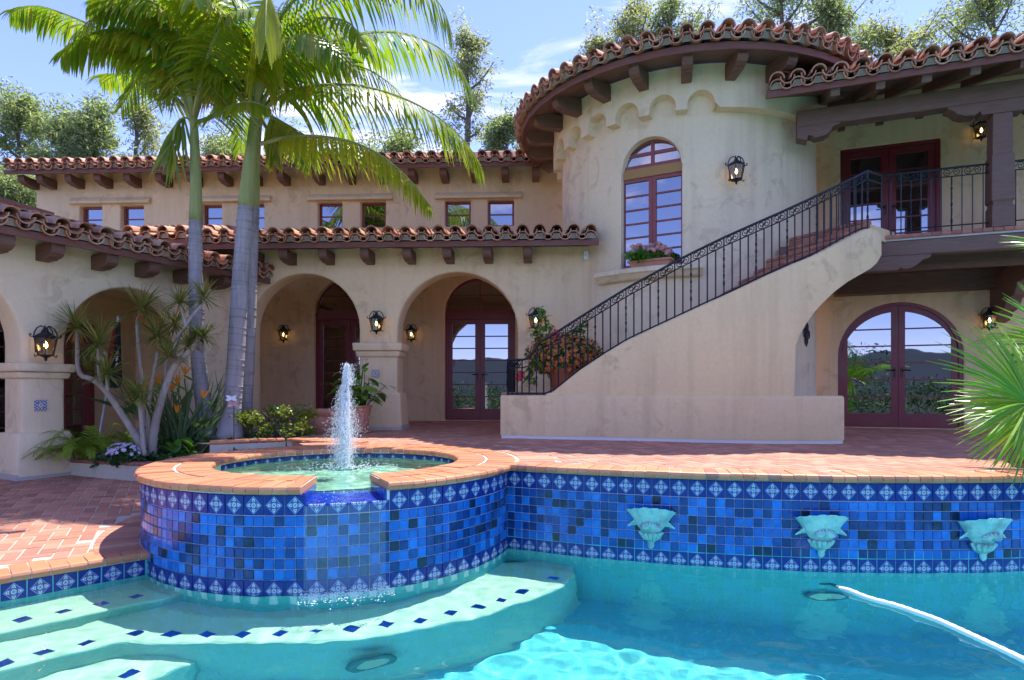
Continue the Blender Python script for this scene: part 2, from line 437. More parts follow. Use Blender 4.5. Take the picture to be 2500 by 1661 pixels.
# ------------------------------------------------------------------ mesh helpers
ORG = {}                                   # world origin of every object children hang from
def org(o): return ORG.get(o, Vector((0, 0, 0)))
def root(name, label, cat, loc=(0, 0, 0), group=None):
    o = bpy.data.objects.new(name, None)
    o.empty_display_size = .2
    COL.objects.link(o)
    o.location = loc
    ORG[o] = Vector(loc)
    o['label'] = label; o['category'] = cat
    if group: o['group'] = group
    return o
def tag(o, label, cat, group=None):
    o['label'] = label; o['category'] = cat
    if group: o['group'] = group
    return o
def kind(o, k): o['kind'] = k; return o
def perp(t):
    a = Vector((0, 0, 1)) if abs(t.z) < .95 else Vector((1, 0, 0))
    x = t.cross(a).normalized()
    return x, t.cross(x).normalized()
class MB:
    def __init__(s): s.v = []; s.f = []; s.m = []
    def add(s, vs, fs, mi=0):
        o = len(s.v)
        s.v += [tuple(v) for v in vs]
        s.f += [tuple(i + o for i in f) for f in fs]
        s.m += [mi] * len(fs)
        return s
    def hexa(s, p, mi=0):                 # 8 corners: bottom 4 round, top 4 round
        return s.add(p, [(3, 2, 1, 0), (4, 5, 6, 7), (0, 1, 5, 4), (1, 2, 6, 5), (2, 3, 7, 6), (3, 0, 4, 7)], mi)
    def box(s, a, b, mi=0):
        x0, y0, z0 = a; x1, y1, z1 = b
        return s.hexa([(x0, y0, z0), (x1, y0, z0), (x1, y1, z0), (x0, y1, z0), (x0, y0, z1), (x1, y0, z1), (x1, y1, z1), (x0, y1, z1)], mi)
    def pbox(s, pl, t0, t1, o0, o1, z0, z1, mi=0, z2=None, z3=None):   # box on a plane
        P = pl.pt
        if o0 > o1: o0, o1 = o1, o0
        return s.hexa([P(t0, o1, z0), P(t1, o1, z0), P(t1, o0, z0), P(t0, o0, z0), P(t0, o1, z1), P(t1, o1, z1), P(t1, o0, z1), P(t0, o0, z1)], mi)
    def bar(s, a, b, w, h, up=(0, 0, 1), mi=0):
        a, b = Vector(a), Vector(b)
        t = (b - a).normalized(); u = Vector(up)
        x = t.cross(u).normalized() * w / 2
        y = x.cross(t).normalized() * h / 2
        return s.hexa([a - x - y, a + x - y, b + x - y, b - x - y, a - x + y, a + x + y, b + x + y, b - x + y], mi)
    def tube(s, pts, r, n=6, mi=0, cap=True):
        pts = [Vector(p) for p in pts]
        k = len(pts)
        rs = r if isinstance(r, (list, tuple)) else [r] * k
        o = len(s.v); x = None
        for i, p in enumerate(pts):
            t = (pts[min(i + 1, k - 1)] - pts[max(i - 1, 0)]).normalized()
            if x is None: x, y = perp(t)
            else:
                x = (x - t * x.dot(t))
                x = x.normalized() if x.length > 1e-6 else perp(t)[0]
                y = t.cross(x)
            for j in range(n):
                a = 2 * math.pi * j / n
                s.v.append(tuple(p + (x * math.cos(a) + y * math.sin(a)) * rs[i]))
        fs = [(o + i * n + j, o + i * n + (j + 1) % n, o + (i + 1) * n + (j + 1) % n, o + (i + 1) * n + j) for i in range(k - 1) for j in range(n)]
        if cap: fs += [tuple(o + j for j in reversed(range(n))), tuple(o + (k - 1) * n + j for j in range(n))]
        s.f += fs; s.m += [mi] * len(fs)
        return s
    def lathe(s, prof, n=20, c=(0, 0, 0), mi=0, sy=1, cap=False):
        o = len(s.v); c = Vector(c)
        for r, z in prof:
            for j in range(n):
                a = 2 * math.pi * j / n
                s.v.append((c.x + r * math.cos(a), c.y + r * sy * math.sin(a), c.z + z))
        k = len(prof)
        fs = [(o + i * n + j, o + i * n + (j + 1) % n, o + (i + 1) * n + (j + 1) % n, o + (i + 1) * n + j) for i in range(k - 1) for j in range(n)]
        if cap: fs += [tuple(o + j for j in reversed(range(n))), tuple(o + (k - 1) * n + j for j in range(n))]
        s.f += fs; s.m += [mi] * len(fs)
        return s
    def grid(s, rows, mi=0, close=False):
        o = len(s.v); k = len(rows[0])
        for r in rows: s.v += [tuple(p) for p in r]
        for i in range(len(rows) - 1):
            for j in range(k if close else k - 1):
                s.f.append((o + i * k + j, o + i * k + (j + 1) % k, o + (i + 1) * k + (j + 1) % k, o + (i + 1) * k + j)); s.m.append(mi)
        return s
    def plate(s, outer, holes, th, fn, o0=0., mi=0):   # flat board with holes; fn(t, o, z) gives the place
        bm = bmesh.new()
        for lp in [outer] + list(holes):
            vs = [bm.verts.new((t, 0, z)) for t, z in lp]
            for a, b in zip(vs, vs[1:] + vs[:1]): bm.edges.new((a, b))
        bmesh.ops.triangle_fill(bm, use_beauty=True, edges=bm.edges[:])
        fs = bm.faces[:]
        ret = bmesh.ops.extrude_face_region(bm, geom=fs)
        for g in ret['geom']:
            if isinstance(g, bmesh.types.BMVert): g.co.y = 1
        bmesh.ops.recalc_face_normals(bm, faces=bm.faces[:])
        bm.verts.index_update()
        s.add([fn(v.co.x, o0 - th * v.co.y, v.co.z) for v in bm.verts], [[v.index for v in f.verts] for f in bm.faces], mi)
        bm.free()
        return s
    def mesh(s, name, mats, L=(0, 0, 0), smooth=False, angle=None):
        L = Vector(L)
        me = bpy.data.meshes.new(name)
        me.from_pydata([(v[0] - L[0], v[1] - L[1], v[2] - L[2]) for v in s.v], [], s.f)
        for m in (mats if isinstance(mats, (list, tuple)) else [mats]): me.materials.append(MATS[m])
        me.polygons.foreach_set('material_index', s.m)
        me.update()
        if smooth: me.shade_smooth()
        if angle: me.set_sharp_from_angle(angle=R_(angle))
        return me
    def build(s, name, mats, parent=None, smooth=False, angle=None, bevel=0, seg=2, fix=False):
        L = org(parent) if parent else Vector((0, 0, 0))
        me = s.mesh(name, mats, L, smooth, angle)
        if bevel or fix:
            bm = bmesh.new(); bm.from_mesh(me)
            if fix: bmesh.ops.recalc_face_normals(bm, faces=bm.faces[:])
            if bevel:
                bmesh.ops.remove_doubles(bm, verts=bm.verts[:], dist=1e-5)
                es = [e for e in bm.edges if len(e.link_faces) == 2 and e.calc_face_angle(0) > R_(28)]
                bmesh.ops.bevel(bm, geom=es, offset=bevel, segments=seg, affect='EDGES', profile=.5, clamp_overlap=True)
                if smooth:
                    for f in bm.faces: f.smooth = True
            bm.to_mesh(me); bm.free()
            if smooth or angle: me.set_sharp_from_angle(angle=R_(angle or 40))
        o = bpy.data.objects.new(name, me)
        COL.objects.link(o)
        if parent:
            o.parent = parent
            ORG[o] = L
        return o
def inst(name, me, parent, loc, rot=None):
    o = bpy.data.objects.new(name, me)
    COL.objects.link(o)
    loc = Vector(loc)
    if parent: o.parent = parent; loc = loc - org(parent)
    M = Matrix.Translation(loc)
    if rot is not None: M = M @ rot.to_4x4()
    o.matrix_basis = M
    return o
def axes(x, y, z): return Matrix((x, y, z)).transposed()
def copy_tree(o, loc, rotz=0, label=None):
    def cp(a, par):
        c = a.copy(); COL.objects.link(c)
        if par: c.parent = par
        for ch in list(KIDS.get(a, [])): 
            k = cp(ch, c); KIDS.setdefault(c, []).append(k)
        return c
    r = cp(o, None)
    r.location = loc; r.rotation_euler = (0, 0, rotz)
    if label: r['label'] = label
    return r
KIDS = {}
def kids_of(o):
    for c in COL.objects:
        if c.parent: KIDS.setdefault(c.parent, []).append(c)
    return KIDS
def arc_pts(tc, w, zs, a0, a1, n, sq=1.):
    return [(tc + w * math.cos(R_(a0 + (a1 - a0) * i / n)), zs + sq * w * math.sin(R_(a0 + (a1 - a0) * i / n))) for i in range(n + 1)]
def rz(a): return Matrix.Rotation(a, 3, 'Z')
# ------------------------------------------------------------------ leaf helpers
def strip(mb, p, d, n, L, w, droop, seg=3, fold=0, mi=0, tip=.12):
    """a narrow leaf from p along d with its flat side across n, bending down"""
    d = d.normalized()
    s = d.cross(n)
    s = s.normalized() if s.length > 1e-4 else perp(d)[0]
    rows = []
    q = Vector(p)
    for i in range(seg + 1):
        t = i / seg
        ww = w * (.55 + .9 * t if t < .5 else 1. - (1 - tip) * ((t - .5) / .5) ** 1.4)
        rows.append((q - s * ww / 2, q + s * ww / 2))
        d = (d + Vector((0, 0, -droop / seg))).normalized()
        q = q + d * L / seg
    mb.grid(rows, mi)
def frond(mb, ctrl, leaflen, pairs, droop=.9, w=.035, start=.16, r0=.035, rng=None, fwd=.55, lift=.15, hang=0., mi=0, stem=1, tear=.0, roll=0.):
    rng = rng or random
    pts = catmull(ctrl, 26)
    mb.tube(pts, [r0 * (1 - .85 * i / 26) for i in range(27)], 5, stem)
    m = len(pts) - 1
    for i in range(pairs):
        t = start + (1 - start) * (i + .5) / pairs
        x = t * m; k = min(int(x), m - 1)
        p = pts[k].lerp(pts[k + 1], x - k)
        T = (pts[k + 1] - pts[k]).normalized()
        S = T.cross(Vector((0, 0, 1)))
        if S.length < .1: S = T.cross(Vector((.6, -.8, 0)))
        S.normalize()
        U = S.cross(T).normalized()
        env = math.sin(math.pi * min(1, .22 + .78 * (t - start) / (1 - start)) ** .85) ** .6
        for sd in (-1, 1):
            if rng.random() < tear: continue
            d = S * sd * (1 + roll * sd) + T * (fwd + .5 * t * t) + U * (lift + rng.uniform(-.16, .16)) + Vector((0, 0, -hang))
            strip(mb, p, d, U, leaflen * (.35 + .65 * env) * rng.uniform(.82, 1.08), w * rng.uniform(.8, 1.15), droop * rng.uniform(.7, 1.25), 4, mi=mi)
def cards(mb, c, rad, n, L, w, rng, hang=.3, mi=0, shell=.0):
    c = Vector(c)
    for i in range(n):
        while True:
            q = Vector((rng.uniform(-1, 1), rng.uniform(-1, 1), rng.uniform(-1, 1)))
            if shell < q.length < 1: break
        p = c + Vector((q.x * rad[0], q.y * rad[1], q.z * rad[2]))
        d = Vector((rng.gauss(0, 1), rng.gauss(0, 1), rng.gauss(-hang, .7))).normalized()
        s = perp(d)[0]
        a = rng.uniform(0, 6.28)
        s = (Matrix.Rotation(a, 3, d) @ s) * w * rng.uniform(.7, 1.2) / 2
        l = L * rng.uniform(.6, 1.25)
        mb.add([p, p + d * l * .5 + s, p + d * l, p + d * l * .5 - s], [(0, 1, 2, 3)], mi)
def flower(mb, p, n, r, petals=5, mi=0, cup=.25):
    n = n.normalized(); x, y = perp(n)
    for k in range(petals):
        a = 6.283 * k / petals
        d = x * math.cos(a) + y * math.sin(a)
        e = -x * math.sin(a) + y * math.cos(a)
        mb.add([p, p + d * r * .6 + e * r * .38 + n * r * cup, p + d * r + n * r * cup * .6, p + d * r * .6 - e * r * .38 + n * r * cup], [(0, 1, 2, 3)], mi)
# ------------------------------------------------------------------ sky side: far ground
def ring_ground():
    bm = bmesh.new()
    for lp in ([(-260, -260), (260, -260), (260, 260), (-260, 260)], [(-9.6, -3.2), (9.6, -3.2), (9.6, 8.6), (-9.6, 8.6)]):
        vs = [bm.verts.new((x, y, -.66)) for x, y in lp]
        for a, b in zip(vs, vs[1:] + vs[:1]): bm.edges.new((a, b))
    bmesh.ops.triangle_fill(bm, use_beauty=True, edges=bm.edges[:])
    bmesh.ops.subdivide_edges(bm, edges=bm.edges[:], cuts=3, use_grid_fill=True)
    me = bpy.data.meshes.new('ground'); bm.to_mesh(me); bm.free()
    me.materials.append(MATS['terrain'])
    o = bpy.data.objects.new('ground', me); COL.objects.link(o)
    kind(o, 'structure')
ring_ground()
def hills():
    mb = MB()
    rows = []
    for j in range(9):
        row = []
        for i in range(61):
            a = R_(180 + 180 * i / 60)
            d = 110 + j * 26
            h = (j / 8) ** 1.3 * .55 * (30 + 16 * noise.noise((i * .16, 3.1, 0)) + 9 * noise.noise((i * .45, j * .5, 7))) - 2
            row.append((d * math.cos(a) * 1.3, d * math.sin(a), h))
        rows.append(row)
    mb.grid(rows)
    kind(mb.build('hills', 'hill_scrub', smooth=True), 'structure')
hills()
def unseen_shrubs():  # unseen shrubs behind the camera, added for panes to reflect over bright ground
    q = random.Random(77); mb = MB()
    for i in range(120):
        x = q.uniform(-32, 32); y = -13 - abs(q.gauss(0, 4)); h = q.uniform(.8, 2.2) + (2.2 if q.random() < .12 else 0)
        cards(mb, (x, y, -.66 + h * .5), (q.uniform(.9, 2.2), 1.2, h * .55), 330, .26, .09, q, -.2)
    kind(mb.build('garden_shrubbery', 'cover_leaf'), 'stuff')
unseen_shrubs()
# ------------------------------------------------------------------ pool geometry
SC_, RT = Vector((-1.624, 5.82)), 1.62                 # spa centre, tiled radius
WC, WR = Vector((3.157, 11.861)), 7.133                # centre of the curved raised wall
def inter():
    d = WC - SC_; D = d.length
    a = (RT ** 2 - WR ** 2 + D * D) / (2 * D)
    h = math.sqrt(RT ** 2 - a * a)
    m = SC_ + d / D * a
    p = Vector((d.y, -d.x)) / D * h
    return min((m + p, m - p), key=lambda q: q.y)
J = inter()
AJ = math.atan2(J.y - SC_.y, J.x - SC_.x)
WJ = math.atan2(J.y - WC.y, J.x - WC.x)
def sp(a, r, z=0): return Vector((SC_.x + r * math.cos(a), SC_.y + r * math.sin(a), z))
def wp(a, r, z=0): return Vector((WC.x + r * math.cos(a), WC.y + r * math.sin(a), z))
LD = Vector((.716, .698)).normalized(); LP = Vector((-3.4, 4.08)); LN = Vector((-LD.y, LD.x))
def zt(x, y): return -.57 + .03 * max(0, (Vector((x, y)) - LP).dot(LN))
LE = LP + LD * ((Vector((-2.8, 4.66)) - LP).dot(LD))
AL = math.atan2(LE.y - SC_.y, LE.x - SC_.x)            # where the low coping meets the spa
if AL > 0: AL -= 2 * math.pi
LS = LP + LD * -7.8
outline = [wp(WJ + (R_(-38) - WJ) * i / 24, WR) for i in range(25)] + [Vector((9, 7.4, 0)), Vector((9, -3, 0)), Vector((-9, -3, 0)), Vector((LS.x, LS.y, 0))]
outline += [sp(AL + (AJ - AL) * i / 26, RT - .008) for i in range(27)]
outline = [(p.x, p.y) for p in outline]
def inside(p, poly):
    x, y = p[0], p[1]; c = False
    for (x0, y0), (x1, y1) in zip(poly, poly[1:] + poly[:1]):
        if (y0 > y) != (y1 > y) and x < (x1 - x0) * (y - y0) / (y1 - y0) + x0: c = not c
    return c
def floor_z(x, y): return ZW - (1.0 + .5 * max(0, min(1, (x - .1) / 3.0)))
def pool_shell():
    mb = MB()
    n = len(outline)
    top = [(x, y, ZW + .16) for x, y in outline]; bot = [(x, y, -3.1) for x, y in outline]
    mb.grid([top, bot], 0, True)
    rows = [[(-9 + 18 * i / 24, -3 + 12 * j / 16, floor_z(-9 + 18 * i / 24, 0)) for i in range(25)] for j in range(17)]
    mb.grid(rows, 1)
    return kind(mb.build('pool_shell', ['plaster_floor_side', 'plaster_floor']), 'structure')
shell = pool_shell()
RECV = [shell]
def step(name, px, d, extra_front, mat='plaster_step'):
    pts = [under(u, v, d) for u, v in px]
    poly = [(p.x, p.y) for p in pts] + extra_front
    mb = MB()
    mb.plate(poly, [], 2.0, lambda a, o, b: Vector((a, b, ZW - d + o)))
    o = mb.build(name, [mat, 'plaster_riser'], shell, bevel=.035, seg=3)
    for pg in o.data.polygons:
        if pg.normal.z < .5: pg.material_index = 1  # upright faces take the plaster with the shade painted in
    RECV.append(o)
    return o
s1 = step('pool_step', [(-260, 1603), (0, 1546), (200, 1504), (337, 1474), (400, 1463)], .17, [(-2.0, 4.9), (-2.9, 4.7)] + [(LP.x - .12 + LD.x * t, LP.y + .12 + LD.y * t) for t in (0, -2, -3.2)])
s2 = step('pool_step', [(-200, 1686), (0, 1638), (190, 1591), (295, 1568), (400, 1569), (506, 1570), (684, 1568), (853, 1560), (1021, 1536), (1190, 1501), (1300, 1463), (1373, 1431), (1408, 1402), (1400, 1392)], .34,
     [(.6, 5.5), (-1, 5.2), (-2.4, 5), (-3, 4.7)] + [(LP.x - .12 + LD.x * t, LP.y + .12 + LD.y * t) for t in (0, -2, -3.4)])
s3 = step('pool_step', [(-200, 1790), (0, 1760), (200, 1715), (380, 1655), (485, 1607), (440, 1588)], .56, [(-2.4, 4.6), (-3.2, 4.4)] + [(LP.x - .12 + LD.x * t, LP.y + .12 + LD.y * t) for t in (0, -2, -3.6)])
dm = MB().hexa([(-.054, 0, 0), (0, -.054, 0), (.054, 0, 0), (0, .054, 0), (-.051, 0, .005), (0, -.051, .005), (.051, 0, .005), (0, .051, .005)]).mesh('inset_tile', 'inset_glaze')
for st_, d, pl_ in ((s1, .17, [(55, 1513), (155, 1493), (246, 1474), (332, 1456)]),
                    (s2, .34, [(8, 1619), (106, 1593), (213, 1570), (329, 1547), (418, 1549), (506, 1549), (594, 1548), (682, 1547), (771, 1543), (859, 1536), (943, 1525), (1026, 1514), (1101, 1496), (1167, 1482), (1225, 1465), (1274, 1446), (1350, 1413)]),
                    (s3, .56, [(318, 1644), (180, 1685)])):
    for u, v in pl_:
        p = under(u, v, d)
        inst('inset_tile', dm, st_, (p.x, p.y, ZW - d + .001), rz(.35))
# water surface
def water(name, inside_fn, x0, x1, y0, y1, st, z, amp, mat):
    mb = MB(); nx = int((x1 - x0) / st); ny = int((y1 - y0) / st)
    idx = {}
    def vid(i, j):
        if (i, j) not in idx:
            x, y = x0 + i * st, y0 + j * st
            idx[i, j] = len(mb.v)
            mb.v.append((x, y, z + amp(x, y)))
        return idx[i, j]
    for j in range(ny):
        for i in range(nx):
            if inside_fn(x0 + (i + .5) * st, y0 + (j + .5) * st):
                mb.f.append((vid(i, j), vid(i + 1, j), vid(i + 1, j + 1), vid(i, j + 1))); mb.m.append(0)
    o = mb.build(name, mat, smooth=True)
    o.cycles.is_caustics_caster = True
    return kind(o, 'structure')
fall = Vector((-1.2, 4.15))
def pool_amp(x, y):
    a = .0045 * noise.noise((x * 2.6, y * 3.0, 0)) + .0036 * noise.noise((x * 6.0, y * 6.5, 3)) + .0021 * noise.noise((x * 12, y * 13, 9))
    d = (Vector((x, y)) - fall).length
    return a + .0035 * math.exp(-d * .75) * math.sin(d * 21) + .003 * math.exp(-d * 1.1) * noise.noise((x * 13, y * 13, 5))
ogrow = [((x - SC_.x), (y - SC_.y)) for x, y in outline]
pool_water = water('pool_water', lambda x, y: inside((x, y), outline), -6.2, 6.3, 1.4, 5.7, .026, ZW, pool_amp, 'pool_water')
JET = Vector((-1.6, 5.9))
def spa_amp(x, y):
    d = (Vector((x, y)) - JET).length
    return .006 * noise.noise((x * 6, y * 6, 1)) + .004 * noise.noise((x * 17, y * 17, 4)) + .006 * math.exp(-d * 1.6) * math.sin(d * 34)
spa_water = water('spa_water', lambda x, y: (Vector((x, y)) - SC_).length < 1.17 or (R_(-85) < math.atan2(y - SC_.y, x - SC_.x) < R_(-62) and (Vector((x, y)) - SC_).length < 1.24), -2.9, -.35, 4.5, 7.1, .035, -.10, spa_amp, 'spa_water')
# ------------------------------------------------------------------ tiles and coping bricks
def tile_mesh(name, w, h, mat, th=.012, z0=None):
    c = .0035
    a, b = w / 2, h / 2
    back = [(-a, 0, -b), (a, 0, -b), (a, 0, b), (-a, 0, b)]
    mid = [(x, -th + c, z) for x, _, z in back]
    fr = [(x * (1 - c / a), -th, z * (1 - c / b)) for x, _, z in back]
    mb = MB(); mb.add(back + mid + fr, [(i, (i + 1) % 4, 4 + (i + 1) % 4, 4 + i) for i in range(4)] + [(4 + i, 4 + (i + 1) % 4, 8 + (i + 1) % 4, 8 + i) for i in range(4)] + [(8, 9, 10, 11)])
    return mb.mesh(name, mat)
PW = .0657; PH = .0682; DH = .1385
plain_t = tile_mesh('tile', PW, PH, 'blue_glaze')
flower_t = tile_mesh('flower_tile', .1365, DH, 'flower_glaze')
cut = MB(); cut.v = [(x, y, z) for x, y, z in [(-.069, 0, -.0693), (.069, 0, -.0693), (.069, 0, .004), (-.069, 0, .004), (-.066, -.012, -.066), (.066, -.012, -.066), (.066, -.012, .002), (-.066, -.012, .002)]]
cut.f = [(0, 1, 5, 4), (1, 2, 6, 5), (2, 3, 7, 6), (3, 0, 4, 7), (4, 5, 6, 7)]; cut.m = [0] * 5
cut_t = cut.mesh('flower_tile', 'flower_glaze')
ZD1 = -.063 - .072; ZP = [-.063 - .145 - .0735 * (k + .5) for k in range(6)]; ZD2 = -.649 - .072
rt = random.Random(3)
def jitter(): return Matrix.Rotation(rt.gauss(0, .010), 3, 'X') @ Matrix.Rotation(rt.gauss(0, .010), 3, 'Z')
def facing(n):
    n = Vector(n).normalized()
    return axes(Vector((-n.y, n.x, 0)), -n, Vector((0, 0, 1)))     # local -y looks along n
def bullnose(name, L, w0, w1, h, mat):
    """brick along +y: rounded nose at y=0 (width w0), back end at y=L (width w1), top at z=0"""
    prof = [(L, 0), (.022, 0), (.008, -.006), (0, -.022), (0, -h + .022), (.008, -h + .005), (.02, -h), (L, -h)]
    mb = MB(); k = len(prof)
    def wid(y): return (w0 + (w1 - w0) * y / L) / 2
    vs = [(-wid(y), y, z) for y, z in prof] + [(wid(y), y, z) for y, z in prof]
    mb.add(vs, [(i, i + 1, k + i + 1, k + i) for i in range(k - 1)] + [(k - 1, 0, k, 2 * k - 1)] + [tuple(reversed(range(k))), tuple(range(k, 2 * k))])
    for i in range(len(mb.f)): mb.f[i] = tuple(reversed(mb.f[i]))
    me = mb.mesh(name, mat)
    return me
spa = root('spa', 'raised round spa clad in blue tiles with an orange brick rim and spillway', 'spa', (SC_.x, SC_.y, ZW))
def spa_build():
    SA0, SA1 = R_(-83.5), R_(-63)
    # grout body: outer wall, notch, inner wall, floor, top bed
    mb = MB()
    nA = 180
    A = sorted([AJ - 2 * math.pi * i / nA for i in range(nA + 1)] + [SA0, SA1], reverse=True)
    A0_, A1_ = SA0, SA1
    for a, b in zip(A, A[1:]):
        m = (a + b) / 2
        mm = (m + math.pi) % (2 * math.pi) - math.pi
        notch = SA0 < mm < SA1
        zt_ = -.152 if notch else -.012
        mb.add([sp(a, RT - .009, -.95), sp(b, RT - .009, -.95), sp(b, RT - .009, zt_), sp(a, RT - .009, zt_)], [(0, 1, 2, 3)])
        if notch: mb.add([sp(a, RT - .009, -.152), sp(b, RT - .009, -.152), sp(b, 1.17, -.118), sp(a, 1.17, -.118)], [(0, 1, 2, 3)])
        else: mb.add([sp(a, RT + .036, -.008), sp(b, RT + .036, -.008), sp(b, 1.108, -.008), sp(a, 1.108, -.008)], [(0, 1, 2, 3)])
        if not notch: mb.add([sp(a, RT + .036, -.008), sp(a, RT + .036, -.052), sp(b, RT + .036, -.052), sp(b, RT + .036, -.008)], [(0, 1, 2, 3)]); mb.add([sp(a, RT + .036, -.052), sp(a, RT - .009, -.052), sp(b, RT - .009, -.052), sp(b, RT + .036, -.052)], [(0, 1, 2, 3)])
        zi = -.118 if notch else -.052
        if not notch: mb.add([sp(a, 1.108, -.052), sp(b, 1.108, -.052), sp(b, 1.108, -.008), sp(a, 1.108, -.008)], [(0, 1, 2, 3)]); mb.add([sp(a, 1.17, -.052), sp(b, 1.17, -.052), sp(b, 1.108, -.052), sp(a, 1.108, -.052)], [(0, 1, 2, 3)])
        mb.add([sp(a, 1.17, zi), sp(b, 1.17, zi), sp(b, 1.17, -.95), sp(a, 1.17, -.95)], [(0, 1, 2, 3)], 1)
    for a in (A0_, A1_): mb.add([sp(a, RT - .009, -.152), sp(a, 1.17, -.118), sp(a, 1.108, -.008), sp(a, RT + .034, -.008), sp(a, RT + .034, -.05), sp(a, RT - .009, -.05)], [(0, 1, 2, 3, 4, 5)], 2)
    body = mb.build('shell', ['grout', 'plaster_step', 'coping_clay'], spa)
    fl = MB().add([sp(2 * math.pi * i / 40, 1.17, -.62) for i in range(40)], [tuple(range(40))]).build('basin_floor', 'plaster_step', spa)
    RECV.append(body); RECV.append(fl)
    # outside tiles, from the corner clockwise
    da = .1425 / RT
    nd = 41
    stuff = MB()
    for i in range(nd):
        a = AJ - da * (i + .5)
        n = Vector((math.cos(a), math.sin(a), 0))
        cut_ = SA0 - .02 < a < SA1 + .02
        R0 = facing(n)
        inst('flower_tile', cut_t if cut_ else flower_t, spa, sp(a, RT - .010, ZD1), R0 @ jitter())
        if i < 33: inst('flower_tile', flower_t, spa, sp(a, RT - .010, ZD2), R0 @ jitter())
        for h in (-.25, .25):
            b = a - da * h
            nb = Vector((math.cos(b), math.sin(b), 0)); Rb = facing(nb)
            for z in ZP:
                if i < 25: inst('tile', plain_t, spa, sp(b, RT - .010, z), Rb @ jitter())
                else:
                    M = Rb @ jitter(); p = sp(b, RT - .010, z)
                    stuff.add([p + M @ v.co for v in plain_t.vertices], [list(f.vertices) for f in plain_t.polygons])
    kind(stuff.build('tile_field', 'blue_glaze', spa), 'stuff')
    # inside tiles
    for i in range(52):
        a = 2 * math.pi * i / 52
        aa = (a + math.pi) % (2 * math.pi) - math.pi
        if R_(-86) < aa < R_(-60) or aa < R_(-120): continue
        inst('flower_tile', flower_t, spa, sp(a, 1.172, -.135), facing((-math.cos(a), -math.sin(a), 0)) @ jitter())
    # rim bricks: outer ring with nose outside, inner ring with nose inside
    b0 = bullnose('brick', .272, .0875, .0735, .058, 'coping_clay')
    b1 = bullnose('brick', .268, .0845, .107, .058, 'coping_clay')
    for k, (cnt, r, me, sg) in enumerate(((112, 1.665, b0, -1), (74, 1.10, b1, 1))):
        span = 2 * math.pi - (SA1 - SA0)
        cnt = round(cnt * span / (2 * math.pi))
        for i in range(cnt):
            a = SA1 + span * (i + .5) / cnt
            d = Vector((math.cos(a), math.sin(a), 0)) * sg
            M = axes(Vector((d.y, -d.x, 0)), d, Vector((0, 0, 1)))
            p = sp(a, r, rt.uniform(-.003, .003) + .001)
            inst('brick', me, spa, p, M @ Matrix.Rotation(rt.gauss(0, .008), 3, 'X') @ rz(rt.gauss(0, .008)))
    # blue tiles of the spillway: sill and cheeks
    w = 1.62 - 1.19
    for r_ in range(7):
        rr = 1.20 + r_ * .0605
        z = -.118 - (rr - 1.17) / .45 * .034
        n = 6
        off = .5 * (r_ % 2)
        for i in range(-1, n + 1):
            f0, f1 = max(0, (i + off) / n), min(1, (i + 1 + off) / n)
            if f1 - f0 < .05: continue
            a0 = SA0 + (SA1 - SA0) * f0 + .002; a1 = SA0 + (SA1 - SA0) * f1 - .002
            r0, r1 = rr + .002, rr + .0585
            q = [sp(a0, r0, z), sp(a1, r0, z), sp(a1, r1, z - .0045), sp(a0, r1, z - .0045)]
            MB().hexa(q + [v + Vector((0, 0, .010)) for v in q]).build('sill_tile', 'cobalt_glaze', spa)
    for a, sg in ((SA0, 1), (SA1, -1)):
        for i in range(5):
            r0 = 1.19 + i * .085; r1 = min(r0 + .082, 1.606)
            q = [sp(a, r0, -.11 - i * .007), sp(a, r1, -.117 - i * .007), sp(a + sg * .010, r1, -.117 - i * .007), sp(a + sg * .010, r0, -.11 - i * .007)]
            MB().hexa(q + [Vector((v.x, v.y, -.056)) for v in q]).build('sill_tile', 'cobalt_glaze', spa, fix=True)
spa_build()
wall_t = root('pool_wall', 'long curved raised pool wall of blue tiles under an orange brick coping', 'pool wall', (J.x, J.y, ZW))
def wall_build():
    end = R_(-48)
    mb = MB()
    n = 60
    A = [WJ - .02 + (end - WJ + .02) * i / n for i in range(n + 1)]
    rows = [[wp(a, r, z) for a in A] for r, z in ((WR - .009, -.95), (WR - .009, -.052), (WR + .038, -.052), (WR + .038, -.008), (WR - .33, -.008))]
    mb.grid(rows)
    body = mb.build('backing', 'grout', wall_t)
    RECV.append(body)
    da = .1415 / WR
    stuff = MB()
    for i in range(46):
        a = WJ + da * (i + .5)
        nn = Vector((math.cos(a), math.sin(a), 0)); M0 = facing(nn)
        for z in (ZD1, ZD2): inst('flower_tile', flower_t, wall_t, wp(a, WR - .010, z), M0 @ jitter())
        for h in (-.25, .25):
            b = a + da * h
            Mb = facing((math.cos(b), math.sin(b), 0))
            for z in ZP:
                if i < 25: inst('tile', plain_t, wall_t, wp(b, WR - .010, z), Mb @ jitter())
                else:
                    M = Mb @ jitter(); p = wp(b, WR - .010, z)
                    stuff.add([p + M @ v.co for v in plain_t.vertices], [list(f.vertices) for f in plain_t.polygons])
    kind(stuff.build('tile_field', 'blue_glaze', wall_t), 'stuff')
    b0 = bullnose('brick', .275, .088, .0848, .058, 'coping_clay')
    db = .093 / WR
    for i in range(72):
        a = WJ + .002 + db * (i + .5)
        d = Vector((-math.cos(a), -math.sin(a), 0))
        M = axes(Vector((d.y, -d.x, 0)), d, Vector((0, 0, 1)))
        inst('brick', b0, wall_t, wp(a, WR + .05, rt.uniform(-.003, .003)), M @ Matrix.Rotation(rt.gauss(0, .006), 3, 'X') @ rz(rt.gauss(0, .006)))
wall_build()
